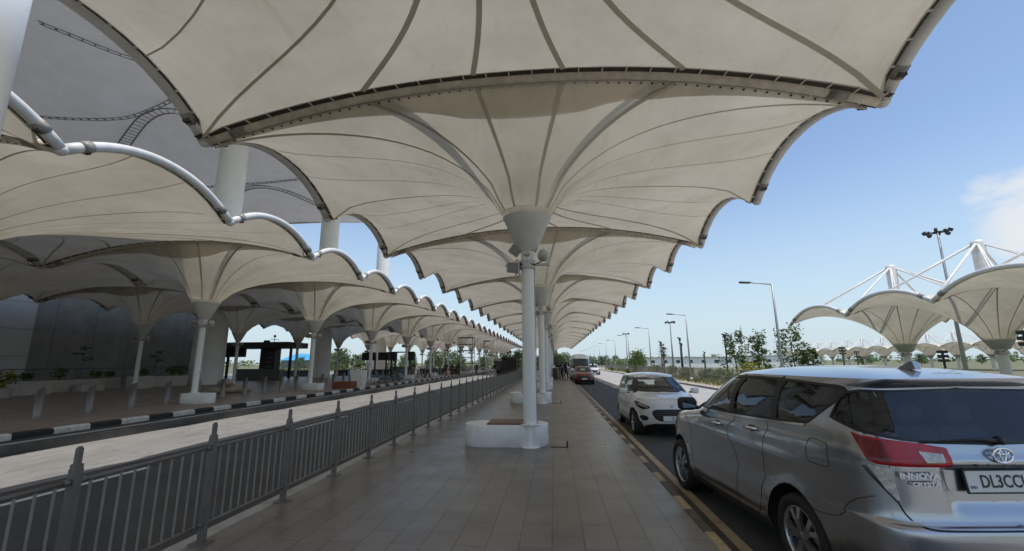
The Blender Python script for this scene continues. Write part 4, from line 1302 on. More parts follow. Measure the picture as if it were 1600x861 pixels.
high_mast('tall floodlight mast behind the parking canopies at right', (50.6, 60, -1.6), 19.6)
high_mast('slender tall floodlight mast far along the road at right', (33.6, 130, -.8), 13.5)
high_mast('thin distant floodlight mast left of the round topped tree', (30.5, 190, -.8), 14)
def short_lamp(label, loc, h):
    s = empty('lamp_post', loc); tag(s, label, 'lamp post', 'short dark lamp posts beyond the fence')
    m = MB(); m.tube([(0, 0, 0), (0, 0, h)], .075, 0, 8); m.build('pole', M['pole_dark'], s)
    m = MB(); m.box((0, 0, h + .1), (.22, .34, .34), bev=.04); m.box((-.1, -.05, h + .28), (.4, .3, .08), rz=.3, ry=.3); m.build('lamp_head', M['pole_dark'], s)
    return s
for i, (x, y, top) in enumerate([(14.1, 60, 4.1), (15.9, 57.5, 4.45), (17.3, 62, 3.95), (29.4, 90, 3.3), (18.6, 50, 4.4), (31.5, 97, 2.9)]):
    z = ground_z(x, y)
    short_lamp('short dark lamp post beyond the fence, %s from the left' % ordw([1, 2, 3, 4, 6, 5][i]), (x, y, z), top - z - .2)
for i, (x, y, top) in enumerate([(36.6, 60, 3.3), (51, 80, 3.1), (33, 41, 2.4), (29.5, 30.5, 3.4), (29.9, 29.5, 4.9)]):
    z = ground_z(x, y)
    s = empty('signal_post', (x, y, z)); tag(s, 'dark post with stacked lamp boxes in the parking area, %s from the left' % ordw([1, 2, 3, 4, 5][i]), 'lamp post', 'dark posts in the parking area')
    m = MB(); m.tube([(0, 0, 0), (0, 0, top - z)], .09, 0, 8); m.build('pole', M['pole_dark'], s)
    m = MB()
    for q in range(3): m.box((0, 0, top - z - .15 - q * .36), (.72, .3, .24), bev=.03)
    m.build('lamp_head', M['pole_dark'], s)
# mesh fence along the verge
fn = empty('mesh_fence', (13.6, 0, -.2)); tag(fn, 'low grey wire mesh fence along the verge behind the shrubs', 'fence')
pm = MB(); pm.box((0, 0, .62), (.07, .07, 1.24)); pm.box((0, 0, 1.25), (.09, .09, .03))
fp = pm.build('post', M['fence'], fn)
pn = MB()
for z in (.1, .62, 1.15): pn.tube([(0, 0, z), (0, 2.4, z)], .022, 0, 5, caps=False)
for i in range(1, 20): pn.tube([(0, i * .12, .08), (0, i * .12, 1.18)], .008, 0, 4, caps=False)
fpn = pn.build('mesh_panel', M['fence'], fn)
for i in range(40):
    y = 26 + i * 2.4
    a = fp if i == 0 else fp.copy(); b_ = fpn if i == 0 else fpn.copy()
    for o in (a, b_):
        if i: COL.objects.link(o)
        o.parent = fn; o.location = (0, y, 0)
# grass and weeds on the verge
rg = random.Random(21); gm = MB()
for _ in range(5200):
    y = 24 + 90 * rg.random() ** 1.6
    x = rg.uniform(12.0, 15.3)
    h = rg.uniform(.12, .5); a = rg.uniform(0, 6.28); w_ = rg.uniform(.015, .04)
    dx, dy = math.cos(a) * w_, math.sin(a) * w_
    gm.add([(x - dx, y - dy, -.2), (x + dx, y + dy, -.2), (x + rg.uniform(-.12, .12), y + rg.uniform(-.12, .12), -.2 + h)], [(0, 1, 2)], 0 if rg.random() < .7 else 1)
o = gm.build('verge_grass', [M['grass'], M['leaf_a']]); tag(o, kind='stuff')
# shrubs behind and before the fence
sh = 0
spots = [(14.6, 30, .75, 0), (15.2, 33, .8, 1), (14.7, 36, .7, 0), (16.0, 39.5, .9, 1), (14.9, 43, .8, 0), (15.4, 47, .85, 1), (14.6, 51, .8, 0), (15.6, 55, .9, 1), (15.0, 60, 1.0, 0), (14.7, 66, 1.1, 0), (15.5, 72, 1.2, 1),
         (14.6, 79, 1.2, 0), (15.2, 87, 1.5, 1), (14.8, 96, 1.6, 0), (15.4, 106, 1.7, 0), (15.0, 118, 2.0, 1), (11.4, 72, .45, 0), (11.5, 92, .5, 0), (16.8, 45.5, 1.0, 0), (17.6, 41.5, .9, 1)]
for i, (x, y, r, kk) in enumerate(spots):
    rnd = random.Random(100 + i)
    s = empty('shrub', (x, y, ground_z(x, y) if x > 15.4 else -.2)); tag(s, ('leafy green shrub by the wire fence, %s of the row from the near end' % ordw(i + 1)) if x > 12 else ['low round shrub on the road edge verge, nearer one', 'low round shrub on the road edge verge, farther one'][i - 16], 'shrub', 'shrubs along the road fence')
    m = MB()
    for q in range(5): a = q * 1.3; m.tube([(0, 0, 0), (math.cos(a) * r * .4, math.sin(a) * r * .4, r * 1.1)], .02, 0, 5)
    m.build('stem', M['trunk'], s)
    m = MB()
    for q in range(5):
        a = rnd.uniform(0, 6.28); leaves(m, (math.cos(a) * r * .5, math.sin(a) * r * .5, r * rnd.uniform(.5, 1.1)), r * .6, 70, .12 + .03 * r, rnd, (0, 1) if kk else (0, 2), (1, 1, .85), .1)
    m.build('foliage', MA, s)
rnd = random.Random(77)
for i, (x, y, h, cr, sd, lab, sp) in enumerate([(19.6, 50, 5.0, 1.55, 31, 'young leafy tree right of the dark lamp post, beyond the silver car', 1), (22.0, 50, 4.7, 1.15, 32, 'thin sparse tree in the middle of the three beyond the silver car', 1),
                                    (23.6, 46.5, 5.2, 1.75, 33, 'wide leafy tree behind the nearest street lamp', 1), (24.9, 46, 2.9, 1.1, 36, 'small bushy tree at the right foot of the wide leafy tree', 0), (13.9, 76, 3.3, 1.8, 34, 'small flat crowned tree left of the palm along the road', 1), (16.2, 88, 3.6, 1.6, 37, 'small dark tree behind the flat crowned one', 0)]):
    z = ground_z(x, y)
    tree('young_tree', lab, (x, y, z), h - z, cr, sd, MA, 'young trees along the road', n=850, leaf=.16, trunk=.075, clumps=11, base=.34, sparse=bool(sp))
ys_ = empty('yellow_shrub', (18.9, 45, ground_z(18.9, 45))); tag(ys_, 'yellow leaved shrub between the young trees beyond the silver car', 'shrub')
m = MB(); leaves(m, (0, 0, 2.0), 1.1, 380, .14, rnd, (0, 1), (1.2, 1, .7), .2); m.build('foliage', [M['leaf_y'], M['leaf_c']], ys_)
m = MB()
for q in range(6): a = q * 1.1; m.tube([(0, 0, 0), (math.cos(a) * .6, math.sin(a) * .5, 1.8)], .025, 0, 5)
m.build('stem', M['trunk'], ys_)
pt = empty('palm_tree', (16.7, 70, ground_z(16.7, 70))); tag(pt, 'round headed palm between the dark lamp posts', 'tree')
m = MB(); m.tube([(0, 0, 0), (.05, 0, 2), (0, 0, 3.9)], [.16, .11, .1], 0, 8); m.build('trunk', M['trunk'], pt)
m = MB()
for lv, (zc, rr2, nn) in enumerate([(3.3, 1.0, 26), (4.3, .75, 22)]):
    for q in range(nn):
        a = rnd.uniform(0, 6.28); el = rnd.uniform(-.5, 1.2)
        dx, dy, dz = math.cos(a) * math.cos(el), math.sin(a) * math.cos(el), math.sin(el)
        for s in range(3):
            t0 = .3 + s * .25; w_ = .16
            c = Vector((dx * rr2 * t0, dy * rr2 * t0, zc + dz * rr2 * t0 - .25 * t0 * t0)); e2 = Vector((dx, dy, dz - .3)) * .3
            p = Vector((-dy, dx, 0)) * w_
            m.add([c - p, c + e2 * 1.2, c + p, c - e2 * .3], [(0, 1, 2, 3)], rnd.choice((0, 1)), True)
m.build('crown', [M['leaf_a'], M['leaf_b']], pt)
# far low white building and walls
for i, (x, y, L, h, lab) in enumerate([(47, 152, 34, 2.6, 'long low white building beyond the fence at right'), (76, 158, 22, 3.2, 'low white building behind the young trees'), (26, 160, 12, 2.2, 'small white building left of the long low one')]):
    b = empty('low_building', (x, y, ground_z(x, y))); tag(b, lab, 'building', 'white buildings in the distance')
    m = MB(); m.box((0, 0, h / 2 + .3), (L, 7, h + .6)); m.build('wall', M['white_wall'], b)
    m = MB(); m.box((0, 0, h + .7), (L + .6, 7.6, .22)); m.build('roof', M['kerb'], b)
    for q in range(int(L // 4)):
        m = MB(); m.box((-L / 2 + 2 + q * 4, -3.51, h * .55 + .5), (1.2, .06, .9)); m.build('window', M['dark_grey'], b)
# far tree belts: individual trees left, a belt of woodland as one mass
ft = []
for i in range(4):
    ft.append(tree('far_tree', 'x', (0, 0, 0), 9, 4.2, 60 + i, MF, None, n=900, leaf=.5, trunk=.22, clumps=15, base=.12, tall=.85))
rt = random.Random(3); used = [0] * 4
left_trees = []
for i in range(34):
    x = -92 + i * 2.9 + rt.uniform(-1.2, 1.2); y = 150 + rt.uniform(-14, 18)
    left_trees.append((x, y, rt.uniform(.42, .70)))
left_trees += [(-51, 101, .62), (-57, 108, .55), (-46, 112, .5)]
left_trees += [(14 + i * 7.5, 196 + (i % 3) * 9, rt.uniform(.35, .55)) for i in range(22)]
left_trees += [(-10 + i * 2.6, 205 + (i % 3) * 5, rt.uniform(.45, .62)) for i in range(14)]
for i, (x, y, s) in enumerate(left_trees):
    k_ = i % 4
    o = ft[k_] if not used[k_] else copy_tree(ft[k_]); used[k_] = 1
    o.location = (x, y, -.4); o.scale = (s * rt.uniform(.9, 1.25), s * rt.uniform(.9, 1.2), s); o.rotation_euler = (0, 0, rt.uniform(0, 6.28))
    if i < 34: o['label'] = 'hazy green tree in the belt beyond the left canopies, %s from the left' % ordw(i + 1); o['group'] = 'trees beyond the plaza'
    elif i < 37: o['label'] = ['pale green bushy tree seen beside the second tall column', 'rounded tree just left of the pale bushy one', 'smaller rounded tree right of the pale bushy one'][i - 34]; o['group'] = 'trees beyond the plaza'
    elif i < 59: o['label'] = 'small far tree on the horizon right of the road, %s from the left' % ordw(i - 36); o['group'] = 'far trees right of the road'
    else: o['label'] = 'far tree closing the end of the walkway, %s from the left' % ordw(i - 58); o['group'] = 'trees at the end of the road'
wm = MB(); rw = random.Random(9)
for i in range(420):
    a = rw.uniform(-2.2, 1.5); d_ = rw.uniform(330, 420)
    x, y = math.sin(a) * d_, abs(math.cos(a)) * d_ * .9 + 60
    hgt = rw.uniform(3, 6.5)
    leaves(wm, (x, y, hgt * .45), hgt * .6, 34, 1.0, rw, (0, 1), (2.2, 1, .9), .1)
o = wm.build('woodland_belt', [M['leaf_far'], M['leaf_a']]); tag(o, kind='stuff', label='far off belt of woodland along the horizon')
# ------------------------------------------------------------------ cars: one smooth surface per body, cut by outlines
def hermite(xs, ys):
    xs = np.array(xs, float); ys = np.array(ys, float)
    h = np.diff(xs); dl = np.diff(ys) / h
    m = np.zeros(len(xs)); m[0] = dl[0]; m[-1] = dl[-1]
    for i in range(1, len(xs) - 1):
        m[i] = 0 if dl[i - 1] * dl[i] <= 0 else 3 * (h[i - 1] + h[i]) / ((2 * h[i] + h[i - 1]) / dl[i - 1] + (h[i] + 2 * h[i - 1]) / dl[i])
    def f(x):
        x = min(max(x, xs[0]), xs[-1]); i = min(int(np.searchsorted(xs, x, 'right')) - 1, len(xs) - 2)
        t = (x - xs[i]) / h[i]
        return float((2 * t ** 3 - 3 * t * t + 1) * ys[i] + (t ** 3 - 2 * t * t + t) * h[i] * m[i] + (3 * t * t - 2 * t ** 3) * ys[i + 1] + (t ** 3 - t * t) * h[i] * m[i + 1])
    return f


class Shape:
    RH = .6

    def __init__(s, tab, ztop, nr=6.0, nf=3.6, disp=None, roofp=2.6):
        z = [t[0] for t in tab]
        s.yr = hermite(z, [t[1] for t in tab]); s.yf = hermite(z, [t[2] for t in tab]); s.b = hermite(z, [t[3] for t in tab])
        s.z0 = z[0]; s.ze = z[-1]; s.zt = ztop; s.nr = nr; s.nf = nf; s.disp = disp; s.rp = roofp

    def dims(s, v):
        if v <= s.ze: return v, s.yr(v), s.yf(v), s.b(v)
        w = min(1, (v - s.ze) / s.RH); rho = max(.0005, 1 - w)
        yr, yf, b = s.yr(s.ze), s.yf(s.ze), s.b(s.ze)
        c = (yr + yf) / 2
        return s.ze + (s.zt - s.ze) * (1 - rho ** s.rp), c + (yr - c) * rho, c + (yf - c) * rho, b * rho

    def pos(s, u, v, nodisp=False):
        if u <= 1: px, py = -u, -1.0
        elif u <= 3: px, py = -1.0, u - 2
        else: px, py = -(4 - u), 1.0
        z, yr, yf, b = s.dims(v)
        n = s.nf if py > 0 else s.nr
        k = (abs(px) ** n + abs(py) ** n) ** (-1 / n)
        c = (yr + yf) / 2; a = (yf - yr) / 2
        p = Vector((b * px * k, c + a * py * k, z))
        if s.disp and not nodisp: p = p + s.disp(p, u, v)
        return p

    def nrm(s, u, v, up=None):
        e = .004
        if abs(v - s.ze) < .0045:
            v = s.ze + .006 if (up if up is not None else v > s.ze) else s.ze - .006
        du = s.pos(min(4, u + e), v) - s.pos(max(0, u - e), v)
        dv = s.pos(u, v + e) - s.pos(u, v - e)
        n = dv.cross(du)
        if n.length < 1e-12: return Vector((0, 0, 1))
        n.normalize()
        p = s.pos(u, v); c = (s.yr(s.z0) + s.yf(s.z0)) / 2
        if v > s.ze + .001: flip = n.z < 0
        else: flip = n.x * p.x + n.y * (p.y - c) * .5 < 0
        return -n if flip else n

    def _inv(s, X, Y):
        X = min(1, abs(X)); Y = max(-1, min(1, Y))
        if X <= 1e-6: return 0.0 if Y < 0 else 4.0
        if abs(Y) <= X: return 2 + Y / X
        return X / abs(Y) if Y < 0 else 4 - X / abs(Y)

    def side(s, y, z):
        _, yr, yf, b = s.dims(z); c = (yr + yf) / 2; a = (yf - yr) / 2
        Y = max(-1, min(1, (y - c) / a)); n = s.nf if Y > 0 else s.nr
        return (s._inv((1 - abs(Y) ** n) ** (1 / n), Y), z)

    def end(s, x, z, front):
        _, yr, yf, b = s.dims(z); X = min(1, abs(x) / b); n = s.nf if front else s.nr
        Y = (1 - X ** n) ** (1 / n)
        return (s._inv(X, Y if front else -Y), z)


def dens(loop, step=.04, closed=True):
    out = []
    n = len(loop)
    for i in range(n if closed else n - 1):
        a = loop[i]; b = loop[(i + 1) % n]
        k = max(1, int(math.hypot(b[0] - a[0], b[1] - a[1]) / step))
        for j in range(k): out.append((lerp(a[0], b[0], j / k), lerp(a[1], b[1], j / k)))
    if not closed: out.append(loop[-1])
    return out


def rounded(loop, r=.04, n=4):
    out = []
    N = len(loop)
    for i in range(N):
        p0, p1, p2 = Vector(loop[i - 1]), Vector(loop[i]), Vector(loop[(i + 1) % N])
        d1 = min(r, (p0 - p1).length * .45); d2 = min(r, (p2 - p1).length * .45)
        a = p1 + (p0 - p1).normalized() * d1; b = p1 + (p2 - p1).normalized() * d2
        for j in range(n + 1):
            t = j / n; q = a * (1 - t) ** 2 + p1 * 2 * t * (1 - t) + b * t * t
            out.append((q.x, q.y))
    return out


def uvloop(S_, pts):
    """pts: ('s', y, z) side, ('r', x, z) rear, ('f', x, z) front, ('u', u, v)"""
    out = []
    for p in pts:
        if p[0] == 's': out.append(S_.side(p[1], p[2]))
        elif p[0] == 'r': out.append(S_.end(p[1], p[2], False))
        elif p[0] == 'f': out.append(S_.end(p[1], p[2], True))
        else: out.append((p[1], p[2]))
    return out


def patch(S_, outer, holes=(), du=.05, dv=.035, off=0.0, rim=0.0, mirror='both', flatu=None):
    """surface piece bounded by outlines in (u, v); returns verts, faces, normals"""
    bm = bmesh.new()
    edges = []
    for lp in [outer] + list(holes):
        vs = [bm.verts.new((p[0], p[1], 0)) for p in lp]
        for i in range(len(vs)):
            edges.append(bm.edges.new((vs[i], vs[(i + 1) % len(vs)])))
    bmesh.ops.triangle_fill(bm, use_beauty=True, use_dissolve=False, edges=edges, normal=(0, 0, 1))
    us = [p[0] for p in outer]; vv = [p[1] for p in outer]
    for lo, hi, st, ax in ((min(us), max(us), du, 0), (min(vv), max(vv), dv, 1)):
        k = math.ceil(lo / st + 1e-6)
        while k * st < hi - 1e-6:
            co = (k * st + 1.3e-4, 0, 0) if ax == 0 else (0, k * st + 1.3e-4, 0)
            bmesh.ops.bisect_plane(bm, geom=bm.verts[:] + bm.edges[:] + bm.faces[:], plane_co=co, plane_no=(1, 0, 0) if ax == 0 else (0, 1, 0), dist=1e-6)
            k += 1
    if min(vv) < S_.ze < max(vv):
        bmesh.ops.bisect_plane(bm, geom=bm.verts[:] + bm.edges[:] + bm.faces[:], plane_co=(0, S_.ze, 0), plane_no=(0, 1, 0), dist=1e-6)
    bm.verts.index_update()
    uv = [(v.co.x, v.co.y) for v in bm.verts]
    P = []; Nn = []
    for u, v in uv:
        n = S_.nrm(u, v); P.append(S_.pos(u, v) + n * off); Nn.append(n)
    F = [[v.index for v in f.verts] for f in bm.faces]
    crease = {i: (S_.nrm(u, v, False), S_.nrm(u, v, True)) for i, (u, v) in enumerate(uv) if abs(v - S_.ze) < .0045}
    S_.crease = []
    for f in F:
        up = sum(uv[i][1] for i in f) / len(f) > S_.ze
        S_.crease.append({i: crease[i][up] for i in f if i in crease} if crease else None)
    bd = [(e.verts[0].index, e.verts[1].index) for e in bm.edges if len(e.link_faces) == 1]
    bm.free()
    FF = []
    for f in F:
        n = Vector()
        for i in range(len(f)):
            a, b = P[f[i]], P[f[(i + 1) % len(f)]]
            n += a.cross(b)
        cu = sum(uv[i][0] for i in f) / len(f); cv = sum(uv[i][1] for i in f) / len(f)
        FF.append(f if n.dot(S_.nrm(cu, cv)) > 0 else f[::-1])
    RF = []
    if rim:
        base = len(P); idx = {}
        for a, b in bd:
            for q in (a, b):
                if q not in idx:
                    idx[q] = len(P); P.append(P[q] - Nn[q] * rim); Nn.append(Nn[q])
            RF.append([a, b, idx[b], idx[a]])
    allV, allF, allN, allR = [], [], [], []
    for sx in ((1, -1) if mirror == 'both' else ((1,) if mirror == 'L' else (-1,))):
        b = len(allV)
        allV += [(p.x * sx, p.y, p.z) for p in P]; allN += [(n.x * sx, n.y, n.z) for n in Nn]
        allF += [[b + i for i in (f if sx == 1 else f[::-1])] for f in FF]
        allR += [[b + i for i in f] for f in RF]
    return allV, allF, allN, allR


def mirror_both(k): return k.get('mirror', 'both') == 'both'


def patch_obj(name, S_, m, parent, *a, rim_mat=None, extra=None, **k):
    V, F, N_, RF = patch(S_, *a, **k)
    me = bpy.data.meshes.new(name)
    ev, ef, em = ([], [], []) if not extra else (extra.v, extra.f, extra.m)
    b = len(V)
    me.from_pydata(V + list(ev), [], F + RF + [[b + i for i in f] for f in ef])
    mats = m if isinstance(m, list) else [m]
    for q in mats: me.materials.append(q)
    nF = len(F)
    for i, p in enumerate(me.polygons):
        p.use_smooth = i < nF
        if i >= nF: p.material_index = (1 if (rim_mat and i < nF + len(RF)) else (em[i - nF - len(RF)] if i >= nF + len(RF) else 0))
    # analytic normals
    ln = []
    nP = len(S_.crease); nH = nF // nP if nP else 1; vH = b // nH
    for i, p in enumerate(me.polygons):
        cz = S_.crease[i % nP] if i < nF else None
        for li in p.loop_indices:
            vi = me.loops[li].vertex_index
            if i < nF and cz and (vi % vH) in cz:
                q = cz[vi % vH]; sx = N_[vi][0]
                ln.append((abs(q.x) * (1 if (i // nP) else -1) if mirror_both(k) else q.x, q.y, q.z))
            else: ln.append(N_[vi] if i < nF else (0, 0, 0))
    me.update()
    try: me.normals_split_custom_set(ln)
    except Exception as e: print('normals', e)
    o = bpy.data.objects.new(name, me); COL.objects.link(o); o.parent = parent
    return o


def ribbon(mb, S_, line, w, off, mi=0, mirror=True, smoothed=False):
    """thin strip following the surface along a (u, v) polyline"""
    if len(line) > 2 and smoothed:
        f = []
        for i in range(len(line) - 1):
            p0, p1, p2, p3 = line[max(0, i - 1)], line[i], line[i + 1], line[min(len(line) - 1, i + 2)]
            for q in range(6):
                t = q / 6
                f.append(tuple(.5 * ((2 * p1[c]) + (p2[c] - p0[c]) * t + (2 * p0[c] - 5 * p1[c] + 4 * p2[c] - p3[c]) * t * t + (3 * p1[c] - p0[c] - 3 * p2[c] + p3[c]) * t ** 3) for c in (0, 1)))
        line = f + [line[-1]]
    line = dens(line, .03, False)
    P = [S_.pos(u, v) for u, v in line]; Nn = [S_.nrm(u, v) for u, v in line]
    for sx in ((1, -1) if mirror else (1,)):
        a = []; b = []
        for i in range(len(P)):
            t = (P[min(i + 1, len(P) - 1)] - P[max(0, i - 1)])
            if t.length < 1e-9: continue
            h = Nn[i].cross(t.normalized()) * w / 2
            a.append(P[i] + Nn[i] * off + h); b.append(P[i] + Nn[i] * off - h)
        n = len(a)
        Q = [(p.x * sx, p.y, p.z) for p in a + b]
        fs = [(i, i + 1, n + i + 1, n + i) for i in range(n - 1)]
        mb.add(Q, fs, mi, True)


def wheel(parent, c, r, w, left, style, name='wheel'):
    """tyre and alloy rim; the outer face looks to -X when left"""
    t = empty(name, c); t.parent = parent
    Mx = Matrix.Rotation(R(-90 if left else 90), 4, 'Y')
    rr = r * .70
    m = MB()
    prof = [(rr, -w * .45), (r * .90, -w * .5), (r * .975, -w * .42), (r, -w * .30), (r, w * .30), (r * .975, w * .42), (r * .90, w * .5), (r * .80, w * .49), (rr, w * .43), (rr * .99, w * .2), (rr * .98, -w * .4)]
    m.lathe(prof, n=40, M=Mx)
    for k in (-.18, 0, .18): m.lathe([(r * 1.001, w * (k - .012)), (r * 1.0015, w * (k + .012))], n=40, M=Mx, mi=1)
    m.build('tyre', [M['tyre'], M['gap']], t)
    m = MB()
    m.lathe([(rr * .985, -w * .3), (rr * .985, w * .36), (rr * 1.0, w * .42), (rr * .97, w * .43), (rr * .93, w * .36), (rr * .93, -w * .3)], n=40, M=Mx, mi=0)
    m.lathe([(rr * .93, w * .05), (.0, w * .02)], n=32, M=Mx, mi=1)
    m.lathe([(rr * .55, w * .10), (rr * .55, w * .14), (0, w * .15)], n=24, M=Mx, mi=2)
    m.lathe([(rr * .20, w * .2), (rr * .20, w * .36), (rr * .15, w * .39), (0, w * .39)], n=20, M=Mx, mi=0)
    for k in range(5):
        a = 2 * math.pi * k / 5 + .3
        for q, (sp, tw) in enumerate(((-.17, .0), (.17, .0)) if style == 'split' else ((0, 0),)):
            for layer, mi, wi in ((0, 0, 1), (-.025, 1, 1.35)):
                z0 = w * .33 + layer; z1 = w * .40 + layer
                P = []
                for rad, ang, hw in ((rr * .16, a + sp * .5, .022), (rr * .55, a + sp * .9, .019), (rr * .95, a + sp * 1.55, .024)):
                    cx, cy = rad * math.cos(ang), rad * math.sin(ang)
                    tx, ty = -math.sin(ang), math.cos(ang)
                    kk = hw * wi * (1.7 if style != 'split' else 1)
                    P.append(((cx + tx * kk, cy + ty * kk), (cx - tx * kk, cy - ty * kk)))
                vs = []
                for (p0, p1), zz in zip(P, (z1, (z0 + z1) / 2 + .012, z1 - .006)):
                    vs += [Mx @ Vector((*p0, zz)), Mx @ Vector((*p1, zz)), Mx @ Vector((*p0, zz - .045)), Mx @ Vector((*p1, zz - .045))]
                fs = []
                for i in range(2):
                    b = i * 4
                    fs += [(b, b + 1, b + 5, b + 4), (b + 1, b + 3, b + 7, b + 5), (b + 2, b, b + 4, b + 6)]
                m.add(vs, fs, mi)
    for k in range(5):
        a = 2 * math.pi * k / 5
        m.lathe([(.0, w * .375), (.011, w * .375), (.011, w * .34)], n=8, M=Mx @ Matrix.Translation((rr * .13 * math.cos(a), rr * .13 * math.sin(a), 0)), mi=2)
    m.build('rim', [M['rim'], M['rim_dark'], M['mid_grey']], t)
    return t


def text(name, body, size, m, parent, loc, rot, ext=.003, align='CENTER', sx=1.0, bold=0.0):
    c = bpy.data.curves.new(name, 'FONT')
    c.body = body; c.size = size; c.extrude = ext; c.align_x = align; c.align_y = 'CENTER'; c.offset = bold; c.resolution_u = 3
    c.materials.append(m)
    t = bpy.data.objects.new(name, c); COL.objects.link(t)
    bpy.context.view_layer.update()
    me = bpy.data.meshes.new_from_object(t.evaluated_get(bpy.context.evaluated_depsgraph_get()))
    bpy.data.objects.remove(t)
    if not me.materials: me.materials.append(m)
    o = bpy.data.objects.new(name, me); COL.objects.link(o); o.parent = parent
    o.location = loc; o.rotation_euler = rot; o.scale = (sx, 1, 1)
    return o


def arch_pts(yc, zc, r, z0, n=14, flip=False):
    """arc over a wheel from rear to front, starting and ending at z0"""
    a0 = math.asin(max(-1, min(1, (z0 - zc) / r)))
    pts = []
    for i in range(n + 1):
        a = math.pi - a0 - (math.pi - 2 * a0) * i / n
        pts.append(('s', yc + r * math.cos(a), zc + r * math.sin(a)))
    return pts


def car_shell(root, S_, paint, dlo, rear_win, wind, wheels_y, wr, arch_r, zb, interior=True, seats=(), extra_lines=(), dvv=.03):
    """body with real openings, underbody, wheel wells and seats"""
    # outline of the half body in (u, v)
    ar, af = wheels_y
    zc = wr
    pts = [('r', 0, zb + .08), ('r', .5, zb + .06)] + [('s', S_.yr(zb + .05) + .16, zb + .06)]
    pts += arch_pts(ar, zc, arch_r, zb + .03)
    pts += [('s', ar + arch_r + .12, zb), ('s', af - arch_r - .12, zb)]
    pts += arch_pts(af, zc, arch_r, zb + .03)
    pts += [('s', S_.yf(zb + .05) - .22, zb + .04), ('f', .5, zb + .03), ('f', 0, zb + .03)]
    lp = uvloop(S_, pts)
    top = S_.ze + S_.RH * .985
    outer = dens(lp, .05, False) + dens([(4, lp[-1][1]), (4, top), (0, top), (0, lp[0][1])], .2, False)[1:-1]
    # clean duplicates
    o2 = [outer[0]]
    for p in outer[1:]:
        if math.hypot(p[0] - o2[-1][0], p[1] - o2[-1][1]) > 1e-5: o2.append(p)
    holes = [dens(dlo, .06)] if dlo else []
    seam = MB()
    for ln, w_, off in extra_lines: ribbon(seam, S_, uvloop(S_, ln), w_ * .75, off, 1, smoothed=True)
    # openings at the ends are on the symmetry line: cut them out of the outer loop
    def notch(loop, at, lo_hi):
        u0 = at
        k = [i for i, p in enumerate(loop) if abs(p[0] - u0) < 1e-6]
        return k
    for win, u0 in ((rear_win, 0.0), (wind, 4.0)):
        if not win: continue
        w_ = dens(win, .06, False)             # from bottom centre round to top centre
        zl, zh = w_[0][1], w_[-1][1]
        idx = [i for i, p in enumerate(o2) if abs(p[0] - u0) < 1e-6 and zl < p[1] < zh]
        # position in the loop where the edge u = u0 passes zl..zh
        n = len(o2); best = None
        for i in range(n):
            p, q = o2[i], o2[(i + 1) % n]
            if abs(p[0] - u0) < 1e-6 and abs(q[0] - u0) < 1e-6:
                lo, hi = min(p[1], q[1]), max(p[1], q[1])
                if lo <= zl <= hi: ia = i
                if lo <= zh <= hi: ib = i
        if u0 == 4.0:   # travelling up
            o2 = o2[:ia + 1] + w_ + o2[ib + 1:]
        else:           # travelling down
            o2 = o2[:ib + 1] + w_[::-1] + o2[ia + 1:]
    body = patch_obj('body', S_, [paint, M['gap']], root, o2, holes, .05, dvv, extra=seam)
    # underbody and wells
    m = MB()
    yr, yf, b = S_.yr(zb + .1), S_.yf(zb + .1), S_.b(zb + .3)
    m.box((0, (ar + af) / 2, zb + .16), (b * 2 - .06, af - ar - 2 * arch_r + .1, .28))
    m.box((0, yr + .42, zb + .2), (b * 2 - .60, .5, .22)); m.box((0, yf - .52, zb + .2), (b * 2 - .86, .5, .22))
    for y in (ar, af):
        for sx in (-1, 1):
            n = 14; vs = []
            for i in range(n + 1):
                a = math.pi * 1.1 * i / n - .05 * math.pi
                for x in (abs(S_.pos(*S_.side(y + (arch_r + .004) * math.cos(a), max(S_.z0, zc + arch_r * math.sin(a)))).x) - .012, b - .34): vs.append((sx * x, y + (arch_r + .004) * math.cos(a), zc + (arch_r + .004) * math.sin(a)))
            m.add(vs, [(2 * i, 2 * i + 1, 2 * i + 3, 2 * i + 2) for i in range(n)], 0, True)
            m.add([(sx * (b - .34), y + (arch_r + .004) * math.cos(2 * math.pi * i / 20), zc + (arch_r + .004) * math.sin(2 * math.pi * i / 20)) for i in range(20)], [tuple(range(20))])
    m.build('underbody', M['trim'], root)
    if interior:
        m = MB()
        zbelt = max(p[1] for p in [dlo[0]]) if dlo else .9
        m.box((0, (ar + af) / 2 - .1, zb + .30), (b * 1.80, af - ar + .5, .06))
        m.box((0, af - .62, zbelt - .12), (b * 1.66, .5, .26), bev=.08)
        m.tube([(.36 + .17 * math.cos(a * .4), af - .98, zbelt + .02 + .17 * math.sin(a * .4)) for a in range(17)], .014, 0, 6)
        m.build('dashboard', M['interior'], root)
        for y, xs in seats:
            for x in xs:
                s = MB()
                s.box((x, y + .22, zbelt - .50), (.48, .5, .18), bev=.06); s.box((x, y - .06, zbelt - .26), (.46, .15, .58), bev=.06, rx=R(12)); s.box((x, y - .13, zbelt + .12), (.22, .08, .16), bev=.035, rx=R(8))
                s.build('seat', M['interior_tan'], root)
    return body


def glass_pane(name, S_, root, loop, m, off=-.006, mirror='both'):
    return patch_obj(name, S_, m, root, dens(loop, .06), (), .1, .06, off=off, mirror=mirror)


